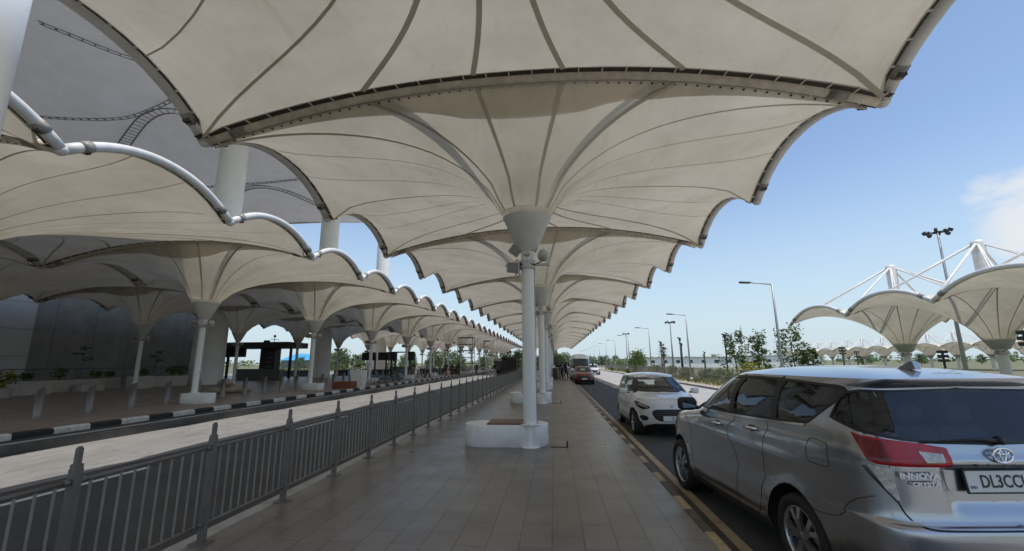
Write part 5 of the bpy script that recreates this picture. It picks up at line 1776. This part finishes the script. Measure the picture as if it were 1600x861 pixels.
# ---------------------------------------------------------------- silver people carrier
def innova_disp(p, u, v):
    z = p.z
    d = Vector((0, 0, 0))
    if u < 1.0 or p.y < -2.0:
        ax = abs(p.x)
        k = (1 - smooth(.36, .46, ax + max(0, (.98 - z)) * .25)) * smooth(.80, .885, z) * (1 - smooth(1.10, 1.135, z))
        d.y += .034 * k * smooth(-1.9, -2.15, p.y)
        d.y -= .012 * smooth(1.115, 1.14, z) * (1 - smooth(1.16, 1.2, z)) * smooth(-1.9, -2.2, p.y)
    if 1 < u < 3:
        k = math.exp(-((z - .98) / .05) ** 2) * .010 - math.exp(-((z - .74) / .13) ** 2) * .016 + math.exp(-((z - .40) / .07) ** 2) * .014
        sgn = -1 if p.x < 0 else 1
        d.x += sgn * k * smooth(-1.7, -1.2, p.y) * (1 - smooth(1.3, 1.7, p.y))
        for yc in (-1.375, 1.375):
            rr = math.hypot(p.y - yc, z - .34)
            d.x += sgn * .022 * math.exp(-((rr - .42) / .07) ** 2)
    return d


SI = Shape([(.20, -2.24, 2.18, .80), (.28, -2.33, 2.27, .86), (.40, -2.385, 2.325, .892), (.55, -2.405, 2.35, .906), (.68, -2.405, 2.35, .912), (.735, -2.395, 2.345, .913), (.765, -2.345, 2.34, .912),
            (.86, -2.325, 2.31, .912), (.98, -2.32, 2.22, .909), (1.06, -2.318, 2.06, .904), (1.12, -2.315, 1.78, .897), (1.17, -2.31, 1.42, .888), (1.21, -2.30, 1.20, .876), (1.30, -2.27, 1.05, .855),
            (1.45, -2.20, .78, .805), (1.58, -2.125, .50, .752), (1.64, -2.105, .36, .724), (1.665, -2.14, .28, .712), (1.685, -2.16, .21, .702), (1.705, -2.165, .14, .690)], 1.795, 9.0, 3.4, innova_disp, 2.3)
iv = empty('parked_car', (2.85, 5.82, -.2), R(5.25))
tag(iv, 'silver people carrier parked in the right foreground, seen from its rear left corner', 'car', None)
dlo_pts = [('s', 1.02, 1.225), ('s', .5, 1.24), ('s', -.4, 1.262), ('s', -1.2, 1.292), ('s', -1.60, 1.318), ('s', -1.76, 1.44), ('s', -1.95, 1.60), ('s', -1.90, 1.635), ('s', -1.0, 1.672), ('s', -.1, 1.675), ('s', .22, 1.645), ('s', .58, 1.49)]
dlo_i = rounded(uvloop(SI, dlo_pts), .045)
rear_i = [(0, 1.262)] + uvloop(SI, [('r', .40, 1.272), ('r', .62, 1.292), ('r', .80, 1.335), ('r', .815, 1.40), ('r', .73, 1.59), ('r', .67, 1.615)]) + [(0, 1.630)]
rear_g = [(0, 1.245)] + uvloop(SI, [('r', .40, 1.255), ('r', .63, 1.275), ('r', .815, 1.32), ('r', .83, 1.40), ('r', .745, 1.60), ('r', .68, 1.635)]) + [(0, 1.645)]
wind_i = [(4, 1.215)] + uvloop(SI, [('f', .55, 1.215), ('f', .76, 1.26), ('f', .70, 1.42), ('f', .60, 1.60), ('f', .54, 1.645)]) + [(4, 1.665)]
gaps = [([('s', -.98, 1.285), ('s', -.97, 1.05), ('s', -.93, .80), ('s', -.86, .62), ('s', -.80, .42), ('s', -.70, .31)], .009, .0015),
        ([('s', -.36, 1.262), ('s', -.36, .9), ('s', -.35, .55), ('s', -.32, .31)], .009, .0015),
        ([('s', .98, 1.20), ('s', .93, 1.0), ('s', .90, .7), ('s', .83, .45), ('s', .78, .31)], .009, .0015),
        ([('s', -.70, .325), ('s', .78, .325)], .010, .0015),
        ([('s', -1.66, .66), ('s', -1.78, .655), ('s', -1.92, .69), ('s', -2.05, .83), ('s', -2.16, .885), ('s', -2.2, .90)], .008, .0015),
        ([('r', .735, .90), ('r', .70, .80), ('r', .62, .745), ('r', .3, .735), ('r', 0, .735)], .014, .0015),
        ([('r', .79, 1.315), ('r', .735, 1.27), ('r', .73, .90)], .007, .0015),
        ([('s', -1.64, 1.185), ('s', -1.62, 1.06), ('s', -1.66, 1.02), ('s', -1.84, 1.02), ('s', -1.87, 1.05), ('s', -1.86, 1.17), ('s', -1.82, 1.20), ('s', -1.67, 1.205), ('s', -1.64, 1.185)], .007, .0015)]
car_shell(iv, SI, M['silver'], dlo_i, rear_i, wind_i, (-1.375, 1.375), .345, .425, .24, True, [(.25, (-.38, .38)), (-.75, (-.38, .38)), (-1.5, (-.42, 0, .42))], gaps)
def side_pane(S_, root, name, pts, m, **k):
    for sd in ('L', 'R'):
        patch_obj(name, S_, m, root, dens(rounded(uvloop(S_, pts), .03), .06), (), .1, .06, mirror=sd, **k)
side_pane(SI, iv, 'side_window', [('s', .86, 1.236), ('s', -.28, 1.262), ('s', -.34, 1.655), ('s', .16, 1.645), ('s', .50, 1.515)], M['glass_front'], off=-.008)
side_pane(SI, iv, 'side_window', [('s', -.42, 1.268), ('s', -1.08, 1.29), ('s', -1.12, 1.664), ('s', -.44, 1.664)], M['glass_dark'], off=-.008)
side_pane(SI, iv, 'quarter_window', [('s', -1.14, 1.285), ('s', -1.61, 1.308), ('s', -1.78, 1.43), ('s', -2.0, 1.605), ('s', -1.93, 1.65), ('s', -1.16, 1.672)], M['glass_dark'], off=-.008)
for sd in (-1, 1):
    m = MB()
    for ln in ([('s', -.31, 1.262), ('s', -.39, 1.668)], [('s', -1.12, 1.29), ('s', -1.15, 1.668)]): ribbon(m, SI, uvloop(SI, ln), .10, .0005, 0, mirror=False)
    ribbon(m, SI, dens(dlo_i + [dlo_i[0]], .05, False), .026, .001, 0, mirror=False)
    ribbon(m, SI, uvloop(SI, [('s', .95, 1.22), ('s', .80, 1.30), ('s', .70, 1.38)]), .06, .0008, 0, mirror=False)
    if sd == 1: m.v = [(-x, y, z) for x, y, z in m.v]
    m.build('window_frame', M['trim'], iv)
    m = MB(); ribbon(m, SI, uvloop(SI, [('s', 1.0, 1.208), ('s', .5, 1.224), ('s', -.4, 1.246), ('s', -1.2, 1.276), ('s', -1.58, 1.300)]), .018, .006, 0, mirror=False)
    if sd == 1: m.v = [(-x, y, z) for x, y, z in m.v]
    m.build('belt_trim', M['chrome'], iv)
V_ = patch_obj('rear_window', SI, M['glass_rear'], iv, dens(rear_g, .06, False) + [(0, 1.5), (0, 1.4)], (), .1, .05, off=-.006)
patch_obj('windscreen', SI, M['glass_front'], iv, dens(wind_i, .06, False) + [(4, 1.5), (4, 1.35)], (), .1, .05, off=-.006)
m = MB(); ribbon(m, SI, dens(rear_i, .05, False), .022, .0012, 0); m.build('rear_window_frame', M['trim'], iv)
# spoiler lip with high brake light
for sd in ('L', 'R'):
    k = -1 if sd == 'L' else 1
    tl = patch_obj('tail_light', SI, [M['red_lens'], M['trim']], iv, dens(rounded(uvloop(SI, [('s', -2.06, 1.318), ('r', .80, 1.300), ('r', .55, 1.268), ('r', .345, 1.235), ('r', .355, 1.125), ('r', .6, 1.125), ('r', .80, 1.128), ('s', -2.17, 1.150)]), .02), .04), (), .06, .03, off=.014, rim=.03, rim_mat=True, mirror=sd)
    o = patch_obj('outer_lens', SI, [M['red_dark'], M['trim']], tl, dens(rounded(uvloop(SI, [('s', -2.09, 1.300), ('r', .80, 1.282), ('r', .735, 1.272), ('r', .735, 1.145), ('r', .82, 1.148), ('s', -2.18, 1.165)]), .012), .04), (), .05, .03, off=.018, rim=.006, mirror=sd)
    o = patch_obj('reversing_light', SI, [M['clear_lens'], M['chrome']], tl, dens(rounded(uvloop(SI, [('r', .555, 1.215), ('r', .395, 1.195), ('r', .405, 1.145), ('r', .535, 1.145)]), .01), .03), (), .04, .02, off=.019, rim=.006, rim_mat=True, mirror=sd)
    o = patch_obj('indicator_light', SI, [M['clear_lens'], M['trim']], iv, dens(rounded(uvloop(SI, [('s', -2.19, 1.118), ('r', .80, 1.108), ('r', .735, 1.105), ('r', .72, .90), ('r', .745, .885)]), .012), .03), (), .05, .025, off=.012, rim=.03, rim_mat=True, mirror=sd)
    m = MB(); ribbon(m, SI, uvloop(SI, [('s', -2.16, 1.10), ('r', .735, .885)]), .012, .017, 0, mirror=False)
    if k == 1: m.v = [(-x, y, z) for x, y, z in m.v]
    m.build('light_trim', M['trim'], o)
    m = MB(); q = SI.pos(*SI.end(.785, 1.03, False)); n_ = SI.nrm(*SI.end(.785, 1.03, False)); q = q + n_ * .008
    m.sphere((q.x * (-k) * -1 if k == -1 else -q.x, q.y, q.z), .022, 0, 6, (1, .4, 1.6)); m.build('bulb', M['orange_lens'], o)
    # mirrors, handles
    mr = empty('door_mirror', (k * .955, .70, 1.275)); mr.parent = iv
    m = MB(); m.superbox((k * .03, .01, 0), (.235, .15, .175), 0, .5); m.box((-k * .085, .02, -.055), (.12, .08, .05), 1, bev=.02); m.build('mirror_shell', [M['trim'], M['trim']], mr)
    m = MB(); m.box((k * .03, -.069, 0), (.17, .006, .105), bev=.003); m.build('mirror_glass', mat('mirror_glass', (.16, .19, .19), .04, metal=1, var=0), mr)
    for y, z in ((.02, 1.105), (-.76, 1.155)):
        u, v = SI.side(y, z); p = SI.pos(u, v); x = k * (abs(p.x) + .028)
        h = MB(); h.tube([(x - k * .03, y + .105, z), (x, y + .085, z + .003), (x + k * .006, y, z + .006), (x, y - .085, z + .008), (x - k * .03, y - .105, z + .008)], [.014, .017, .018, .017, .014], 0, 10)
        hh = h.build('door_handle', M['chrome'], iv)
        h = MB(); h.sphere((x - k * .028, y, z), .055, 0, 8, (.12, 1.35, .72)); h.build('handle_recess', M['dark_grey'], hh)
    # rear bumper side reflector and front lamps
    h = patch_obj('headlight', SI, [M['clear_lens'], M['trim']], iv, dens(rounded(uvloop(SI, [('f', .45, .86), ('f', .78, .92), ('s', 1.62, 1.05), ('s', 1.70, .93), ('f', .80, .80), ('f', .45, .76)]), .03), .05), (), .06, .03, off=.006, rim=.02, rim_mat=True, mirror=sd)
    wheel(iv, (k * .79, -1.375, .345), .345, .225, k == -1, 'split'); wheel(iv, (k * .79, 1.375, .345), .345, .225, k == -1, 'split')
patch_obj('grille', SI, M['trim'], iv, dens([(4, .60)] + uvloop(SI, [('f', .42, .60), ('f', .46, .86)]) + [(4, .86)], .05, False) + [(4, .75)], (), .06, .04, off=.004)
# emblem: three ellipses in a ring
em = empty('emblem', (0, -2.336, 1.192)); em.parent = iv
def ell(rx, rz, cx=0, cz=0, n=36): return [(cx + rx * math.cos(2 * math.pi * i / n), 0, cz + rz * math.sin(2 * math.pi * i / n)) for i in range(n + 1)]
m = MB()
m.tube(ell(.068, .048), .0085, 0, 8, caps=False); m.tube(ell(.021, .043, 0, .002), .006, 0, 8, caps=False); m.tube(ell(.047, .018, 0, .026), .006, 0, 8, caps=False)
m.v = [(x, y, z) for x, y, z in m.v]; m.build('badge_ring', M['chrome'], em)
em.rotation_euler = (R(2), 0, 0)
text('model_lettering', 'INNOVA', .050, M['badge'], iv, (-.60, -2.337, 1.062), (R(90), 0, R(-4)), .006, sx=1.32, bold=.002)
text('model_lettering', 'CRYSTA', .034, M['badge'], iv, (-.565, -2.338, 1.010), (R(90), 0, R(-4)), .006, sx=1.45, bold=.0015)
pl = MB(); pl.box((0, 0, 0), (.54, .012, .135), 0, bev=.004); pl.box((0, .006, 0), (.56, .014, .155), 1, bev=.005)
po = pl.build('number_plate', [M['plate_white'], M['trim']], iv); po.location = (0, -2.322, 1.022); po.rotation_euler = (R(-6), 0, 0)
text('plate_text', 'DL3CCU6', .112, M['ink'], po, (-.182, -.0075, -.002), (R(90), 0, 0), .001, 'LEFT', .80, .0018)
text('plate_text', 'IND', .026, mat('plate_blue', (.05, .09, .25), .5, var=0), po, (-.235, -.0075, -.035), (R(90), 0, 0), .001, 'CENTER', 1, 0)
# wiper, aerial fin, roof rails
wp = MB(); wp.tube([(.03, -2.318, 1.285), (-.1, -2.312, 1.295), (-.42, -2.296, 1.278)], [.014, .011, .006], 0, 8); wp.tube([(-.02, -2.311, 1.292), (-.50, -2.296, 1.276)], .007, 0, 6); wp.lathe([(.0, -.02), (.03, -.02), (.026, .02), (0, .024)], n=14, M=Matrix.Translation((.03, -2.312, 1.285)) @ Matrix.Rotation(R(90), 4, 'X'))
wp.build('rear_wiper', M['trim'], iv)
fn_ = MB(); prof = [(-.10, -.01), (.08, -.01), (.04, .015), (-.02, .04), (-.06, .058), (-.08, .058)]
fn_.prism(prof, -.024, .024, 0, Matrix.Translation((0, -1.72, 1.775)) @ Matrix(((0, 0, 1, 0), (1, 0, 0, 0), (0, 1, 0, 0), (0, 0, 0, 1))))
fn_.build('roof_aerial', M['silver'], iv)
m = MB(); m.box((0, -2.37, .50), (1.2, .03, .12), bev=.01); m.build('bumper_insert', M['trim'], iv)

# ---------------------------------------------------------------- hatchbacks facing the camera
def hatch_disp(p, u, v): 
    d = Vector((0, 0, 0)); z = p.z
    if 1 < u < 3:
        sgn = -1 if p.x < 0 else 1
        for yc in (-1.225, 1.225):
            rr = math.hypot(p.y - yc, z - .30)
            d.x += sgn * .028 * math.exp(-((rr - .37) / .09) ** 2)
        d.x += sgn * (.014 * math.exp(-((z - .78) / .06) ** 2) - .014 * math.exp(-((z - .58) / .1) ** 2))
    return d
SH = Shape([(.18, -1.70, 1.80, .76), (.26, -1.78, 1.90, .82), (.38, -1.83, 1.955, .85), (.52, -1.85, 1.975, .862), (.66, -1.855, 1.97, .866), (.76, -1.85, 1.945, .865), (.84, -1.845, 1.90, .862), (.90, -1.84, 1.80, .857), (.95, -1.835, 1.60, .85),
            (.99, -1.83, 1.30, .842), (1.03, -1.82, 1.04, .832), (1.12, -1.78, .88, .80), (1.26, -1.70, .56, .745), (1.37, -1.61, .27, .695), (1.42, -1.60, .12, .665), (1.45, -1.62, .0, .645)], 1.525, 4.5, 3.3, hatch_disp, 2.2)


def hatch(label, loc, rz, paint, plate, black_pillars=True, scale=1.0, text_on=True):
    c = empty('parked_car', loc, rz); tag(c, label, 'car')
    c.scale = (scale, scale, scale)
    dlo = rounded(uvloop(SH, [('s', .80, 1.045), ('s', .2, 1.05), ('s', -.7, 1.075), ('s', -1.15, 1.11), ('s', -1.30, 1.22), ('s', -1.15, 1.355), ('s', -.4, 1.425), ('s', .0, 1.405), ('s', .38, 1.28)]), .04)
    wind = [(4, 1.045)] + uvloop(SH, [('f', .45, 1.045), ('f', .69, 1.075), ('f', .655, 1.15), ('f', .56, 1.33), ('f', .50, 1.40)]) + [(4, 1.425)]
    rear = [(0, 1.10)] + uvloop(SH, [('r', .5, 1.10), ('r', .62, 1.16), ('r', .54, 1.36)]) + [(0, 1.39)]
    lines = [([('s', .72, 1.04), ('s', .75, .8), ('s', .70, .45), ('s', .64, .28)], .009, .0015), ([('s', -.28, 1.06), ('s', -.28, .7), ('s', -.24, .28)], .009, .0015),
             ([('f', .0, .905), ('f', .35, .90), ('f', .60, .885), ('f', .72, .90), ('s', 1.32, 1.0)], .010, .0015), ([('s', -1.0, 1.09), ('s', -.98, .8), ('s', -.86, .58)], .009, .0015)]
    car_shell(c, SH, paint, dlo, rear, wind, (-1.225, 1.225), .30, .372, .20, True, [(.1, (-.34, .34)), (-.75, (-.34, .34))], lines)
    patch_obj('windscreen', SH, M['glass_front'], c, dens(wind, .06, False) + [(4, 1.3), (4, 1.15)], (), .1, .05, off=-.006)
    patch_obj('rear_window', SH, M['glass_dark'], c, dens(rear, .06, False) + [(0, 1.3), (0, 1.2)], (), .1, .05, off=-.006)
    m = MB(); ribbon(m, SH, dens(wind, .05, False), .035, -.002, 0); m.build('windscreen_frame', M['trim'], c)
    pm = M['trim'] if black_pillars else paint
    for sd in ('L', 'R'):
        k = -1 if sd == 'L' else 1
        patch_obj('side_window', SH, M['glass_dark'], c, dens(rounded(uvloop(SH, [('s', .70, 1.055), ('s', -.24, 1.066), ('s', -.28, 1.40), ('s', .02, 1.39), ('s', .36, 1.27)]), .03), .06), (), .1, .06, off=-.007, mirror=sd)
        patch_obj('side_window', SH, M['glass_dark'], c, dens(rounded(uvloop(SH, [('s', -.34, 1.07), ('s', -1.12, 1.12), ('s', -1.26, 1.22), ('s', -1.12, 1.345), ('s', -.38, 1.41)]), .03), .06), (), .1, .06, off=-.007, mirror=sd)
        m = MB(); ribbon(m, SH, uvloop(SH, [('s', -.29, 1.066), ('s', -.32, 1.42)]), .09, .0006, 0, mirror=False); ribbon(m, SH, dens(dlo + [dlo[0]], .05, False), .03, .001, 0, mirror=False)
        if k == 1: m.v = [(-x, y, z) for x, y, z in m.v]
        m.build('window_frame', pm, c)
        if black_pillars: patch_obj('pillar_cover', SH, M['trim'], c, dens(uvloop(SH, [('s', .80, 1.055), ('s', .40, 1.285), ('s', .03, 1.412), ('f', .505, 1.405), ('f', .565, 1.33), ('f', .66, 1.15), ('f', .695, 1.08)]), .05), (), .08, .05, off=.004, mirror=sd)
        h = patch_obj('headlight', SH, [M['black_glass'], M['trim']], c, dens(rounded(uvloop(SH, [('u', 3.36, .70), ('u', 3.39, .745), ('u', 3.18, .79), ('u', 2.98, .835), ('u', 2.80, .865), ('u', 2.765, .82), ('u', 2.92, .71), ('u', 3.15, .665)]), .02), .04), (), .05, .03, off=.008, rim=.02, rim_mat=True, mirror=sd)
        patch_obj('running_light', SH, [M['clear_lens'], M['trim']], h, dens(uvloop(SH, [('u', 3.32, .71), ('u', 3.31, .73), ('u', 3.1, .785), ('u', 2.96, .805), ('u', 2.95, .775), ('u', 3.1, .745)]), .03), (), .05, .03, off=.013, rim=.004, mirror=sd)
        patch_obj('fog_lamp_recess', SH, [M['trim'], M['trim']], c, dens(rounded(uvloop(SH, [('u', 3.33, .47), ('u', 3.22, .525), ('u', 3.03, .525), ('u', 2.97, .475), ('u', 3.04, .40), ('u', 3.24, .40)]), .03), .04), (), .05, .03, off=.003, rim=.01, mirror=sd)
        patch_obj('tail_light', SH, [M['red_lens'], M['trim']], c, dens(rounded(uvloop(SH, [('r', .55, 1.02), ('s', -1.55, 1.05), ('s', -1.6, .84), ('r', .55, .82)]), .02), .05), (), .05, .03, off=.008, rim=.02, rim_mat=True, mirror=sd)
        mr = empty('door_mirror', (k * .93, .68, 1.06)); mr.parent = c
        m = MB(); m.superbox((k * .03, 0, 0), (.21, .14, .15), 0, .5); m.box((-k * .075, .02, -.04), (.12, .07, .04), 1, bev=.015); m.build('mirror_shell', [paint, M['trim']], mr)
        m = MB(); m.box((k * .03, -.066, 0), (.16, .008, .1), bev=.003); m.build('mirror_glass', M['black_glass'], mr)
        for y in (-.1,):
            u, v = SH.side(y, .93); p = SH.pos(u, v); x = k * (abs(p.x) + .022)
            hm = MB(); hm.tube([(x - k * .025, y + .09, .93), (x, y, .935), (x - k * .025, y - .09, .935)], .013, 0, 8); hm.build('door_handle', paint, c)
        for y in (-1.225, 1.225): wheel(c, (k * .755, y, .30), .30, .19, k == -1, 'star')
    g = patch_obj('grille', SH, [M['trim'], M['gap']], c, dens([(4, .41)] + uvloop(SH, [('f', .30, .41), ('f', .41, .47), ('f', .47, .58), ('f', .44, .66), ('f', .34, .685)]) + [(4, .69)], .05, False) + [(4, .6), (4, .5)], (), .05, .03, off=.006, rim=.015)
    m = MB()
    for zz in (.45, .50, .55, .60, .65): ribbon(m, SH, uvloop(SH, [('f', 0, zz), ('f', .2, zz), ('f', .38, zz)]), .012, .010, 0)
    m.build('grille_slats', M['dark_grey'], g)
    patch_obj('lower_intake', SH, [M['trim'], M['trim']], c, dens([(4, .215)] + uvloop(SH, [('f', .55, .215), ('f', .62, .27), ('f', .42, .345)]) + [(4, .35)], .05, False) + [(4, .28)], (), .05, .03, off=.004, rim=.01)
    e = empty('emblem', (0, 1.972, .765)); e.parent = c
    m = MB(); m.tube([(-.035, 0, -.03), (.005, 0, -.03), (.03, 0, -.008), (-.03, 0, .008), (-.005, 0, .03), (.035, 0, .03)], .008, 0, 6); m.build('badge', M['chrome'], e)
    p = MB(); p.box((0, 0, 0), (.46, .014, .115), bev=.004); po = p.build('number_plate', M['plate_white'], c); po.location = (0, 2.0, .475)
    if plate: text('plate_text', plate, .085, M['ink'], po, (0, .009, 0), (R(90), 0, R(180)), .001, 'CENTER', .8, .001)
    w_ = MB(); w_.tube([(.05, 1.075, 1.045), (.55, 1.0, 1.075)], .009, 0, 6); w_.tube([(-.45, 1.055, 1.045), (.0, 1.075, 1.06)], .009, 0, 6); w_.build('wiper', M['trim'], c)
    return c


hatch('white hatchback facing the camera, parked ahead of the silver people carrier', (2.83, 13.35, -.2), R(180), M['white_car'], 'ZS')
hatch('dark red hatchback facing the camera in front of the tall white van', (2.42, 39.2, -.2), R(180), M['red_car'], '', False, .99)
hatch('white car driving far down the road, right of the tall van', (5.6, 66, -.2), R(180), M['white_car'], '', False)

# ---------------------------------------------------------------- tall van
SV = Shape([(.22, -2.9, 2.72, .86), (.40, -2.97, 2.82, .93), (.62, -3.0, 2.86, .955), (.85, -3.0, 2.84, .965), (1.0, -3.0, 2.78, .965), (1.10, -3.0, 2.62, .962), (1.20, -2.99, 2.44, .958), (1.50, -2.98, 2.26, .945), (2.0, -2.95, 1.96, .905), (2.3, -2.93, 1.74, .865), (2.42, -2.9, 1.6, .83)], 2.62, 9, 4.2, None, 2.6)
vn = empty('parked_van', (2.42, 44.2, -.2), R(180)); tag(vn, 'tall white passenger van parked behind the dark red hatchback', 'van')
dlo_v = rounded(uvloop(SV, [('s', 2.0, 1.32), ('s', -2.7, 1.34), ('s', -2.7, 2.06), ('s', 1.62, 2.06), ('s', 1.86, 1.72)]), .05)
wind_v = [(4, 1.28)] + uvloop(SV, [('f', .55, 1.28), ('f', .80, 1.33), ('f', .77, 2.0), ('f', .70, 2.10)]) + [(4, 2.14)]
car_shell(vn, SV, M['white_van'], dlo_v, None, wind_v, (-1.75, 1.75), .34, .42, .26, True, [(.9, (-.4, .4)), (-.2, (-.5, .5)), (-1.4, (-.5, .5))], [([('s', 1.2, 2.2), ('s', 1.2, .32)], .012, .002), ([('s', .1, 2.2), ('s', .1, .32)], .012, .002)])
patch_obj('windscreen', SV, M['glass_front'], vn, dens(wind_v, .06, False) + [(4, 1.9), (4, 1.5)], (), .1, .08, off=-.006)
m = MB(); ribbon(m, SV, dens(wind_v, .05, False), .06, .002, 0); m.build('windscreen_frame', M['trim'], vn)
for sd in ('L', 'R'):
    k = -1 if sd == 'L' else 1
    for a, b_ in ((1.95, 1.25), (1.15, .15), (.05, -1.3), (-1.4, -2.66)):
        t0 = min(a, 1.62); patch_obj('side_window', SV, M['glass_dark'], vn, dens(uvloop(SV, [('s', a, 1.34), ('s', b_, 1.34), ('s', b_, 2.04), ('s', t0, 2.04)]), .06), (), .1, .08, off=-.006, mirror=sd)
    patch_obj('headlight', SV, [M['clear_lens'], M['trim']], vn, dens(rounded(uvloop(SV, [('f', .55, .82), ('f', .56, 1.04), ('f', .86, 1.06), ('s', 2.35, 1.06), ('s', 2.45, .84)]), .03), .05), (), .06, .04, off=.008, rim=.02, rim_mat=True, mirror=sd)
    m = MB(); m.box((k * 1.12, 2.0, 1.55), (.16, .1, .3), bev=.04); m.tube([(k * .93, 2.05, 1.42), (k * 1.1, 2.0, 1.5)], .02, 0, 6); m.build('door_mirror', M['trim'], vn)
    for y in (-1.75, 1.75): wheel(vn, (k * .84, y, .34), .34, .2, k == -1, 'star')
patch_obj('grille', SV, [M['trim'], M['trim']], vn, dens([(4, .78)] + uvloop(SV, [('f', .45, .78), ('f', .47, 1.02)]) + [(4, 1.03)], .05, False) + [(4, .9)], (), .06, .04, off=.005, rim=.01)
patch_obj('bumper', SV, [M['dark_grey'], M['trim']], vn, dens([(4, .30)] + uvloop(SV, [('f', .8, .32), ('f', .84, .62)]) + [(4, .64)], .05, False) + [(4, .45)], (), .06, .04, off=.01, rim=.02)
# ------------------------------------------------------------------ camera, sun, sky
def cam_matrix():
    p, y, r = .198, .095, -.008
    fwd = Vector((-math.sin(y) * math.cos(p), math.cos(y) * math.cos(p), math.sin(p)))
    right = Vector((math.cos(y), math.sin(y), 0)); up = right.cross(fwd)
    c, s = math.cos(r), math.sin(r)
    X = right * c + up * s; Y = up * c - right * s; Z = -fwd
    return Matrix(((X.x, Y.x, Z.x, 0), (X.y, Y.y, Z.y, 0), (X.z, Y.z, Z.z, 1.65), (0, 0, 0, 1)))


cd = bpy.data.cameras.new('camera'); cam = bpy.data.objects.new('camera', cd); COL.objects.link(cam)
cam.matrix_world = cam_matrix()
cd.sensor_fit = 'HORIZONTAL'; cd.sensor_width = 36; cd.lens = 36 * 677.1 / 1600
cd.clip_start = .05; cd.clip_end = 6000
scene.camera = cam
SUNV = Vector((.225, -.15, 1.0)).normalized()
sd = bpy.data.lights.new('sun', 'SUN'); sd.energy = 3.1; sd.angle = R(.55); sd.color = (1.0, .955, .88)
so = bpy.data.objects.new('sun', sd); COL.objects.link(so); so.rotation_euler = SUNV.to_track_quat('Z', 'Y').to_euler(); so.location = SUNV * 60
w = bpy.data.worlds.new('World'); scene.world = w; w.use_nodes = True
nt = w.node_tree; N = nt.nodes; L = nt.links
bg = N['Background']
sky = N.new('ShaderNodeTexSky'); sky.sky_type = 'NISHITA'; sky.sun_disc = False
sky.sun_elevation = math.asin(SUNV.z); sky.sun_rotation = math.atan2(SUNV.x, SUNV.y)
sky.air_density = 1.0; sky.dust_density = .7; sky.ozone_density = 1.0; sky.altitude = 200
tc = N.new('ShaderNodeTexCoord')
mp = N.new('ShaderNodeMapping'); mp.inputs['Scale'].default_value = (1, 1, 2.0); L.new(tc.outputs['Generated'], mp.inputs['Vector'])
nz = N.new('ShaderNodeTexNoise'); nz.inputs['Scale'].default_value = 11; nz.inputs['Detail'].default_value = 9; nz.inputs['Roughness'].default_value = .58; nz.inputs['Distortion'].default_value = .25
L.new(mp.outputs['Vector'], nz.inputs['Vector'])
def blob(d, inner, outer):
    dp = N.new('ShaderNodeVectorMath'); dp.operation = 'DOT_PRODUCT'; dp.inputs[1].default_value = Vector(d).normalized(); L.new(tc.outputs['Generated'], dp.inputs[0])
    mr = N.new('ShaderNodeMapRange'); mr.interpolation_type = 'SMOOTHSTEP'; mr.inputs['From Min'].default_value = math.cos(outer); mr.inputs['From Max'].default_value = math.cos(inner); L.new(dp.outputs['Value'], mr.inputs['Value'])
    return mr.outputs['Result']
acc = None
for d, i, o, k in [((.715, .675, .205), .0, .115, .72), ((.672, .697, .250), .0, .055, .56), ((.78, .60, .20), .02, .13, .66), ((.513, .825, .237), .0, .022, .36), ((.485, .84, .247), 0, .02, .2), ((-.2, .97, .16), .0, .10, .25), ((.2, -.9, .5), .1, .8, .55), ((-.7, -.6, .5), .1, .5, .5)]:
    b_ = blob(d, i, o)
    mu = N.new('ShaderNodeMath'); mu.operation = 'MULTIPLY'; mu.inputs[1].default_value = k; L.new(b_, mu.inputs[0])
    if acc is None: acc = mu.outputs[0]
    else:
        mx = N.new('ShaderNodeMath'); mx.operation = 'MAXIMUM'; L.new(acc, mx.inputs[0]); L.new(mu.outputs[0], mx.inputs[1]); acc = mx.outputs[0]
ad = N.new('ShaderNodeMath'); ad.operation = 'ADD'; L.new(acc, ad.inputs[0]); L.new(nz.outputs['Fac'], ad.inputs[1])
rp = N.new('ShaderNodeMapRange'); rp.interpolation_type = 'SMOOTHSTEP'; rp.inputs['From Min'].default_value = .90; rp.inputs['From Max'].default_value = 1.34; L.new(ad.outputs[0], rp.inputs['Value'])
mixc = N.new('ShaderNodeMix'); mixc.data_type = 'RGBA'
sx_ = N.new('ShaderNodeSeparateXYZ'); L.new(tc.outputs['Generated'], sx_.inputs[0])
hz_ = N.new('ShaderNodeMapRange'); hz_.interpolation_type = 'SMOOTHSTEP'; hz_.inputs['From Min'].default_value = .42; hz_.inputs['From Max'].default_value = -.06; hz_.inputs['To Max'].default_value = .96; L.new(sx_.outputs['Z'], hz_.inputs['Value'])
mh = N.new('ShaderNodeMix'); mh.data_type = 'RGBA'; L.new(hz_.outputs['Result'], mh.inputs['Factor']); L.new(sky.outputs['Color'], mh.inputs['A']); mh.inputs['B'].default_value = (3.1, 3.85, 4.35, 1)
L.new(rp.outputs['Result'], mixc.inputs['Factor']); L.new(mh.outputs['Result'], mixc.inputs['A']); mixc.inputs['B'].default_value = (4.35, 4.55, 4.8, 1)
L.new(mixc.outputs['Result'], bg.inputs['Color'])
bg.inputs['Strength'].default_value = .15
vs_ = scene.view_settings
vs_.view_transform = 'Standard'; vs_.look = 'None'; vs_.gamma = 1; vs_.exposure = .28; vs_.use_curve_mapping = False
scene.render.engine = 'CYCLES'
cy = scene.cycles
cy.max_bounces = 8; cy.diffuse_bounces = 4; cy.glossy_bounces = 3; cy.transmission_bounces = 5; cy.transparent_max_bounces = 10
cy.use_denoising = True
cy.sample_clamp_indirect = 8
try: cy.denoiser = 'OPENIMAGEDENOISE'
except Exception: pass
cy.caustics_reflective = False; cy.caustics_refractive = False
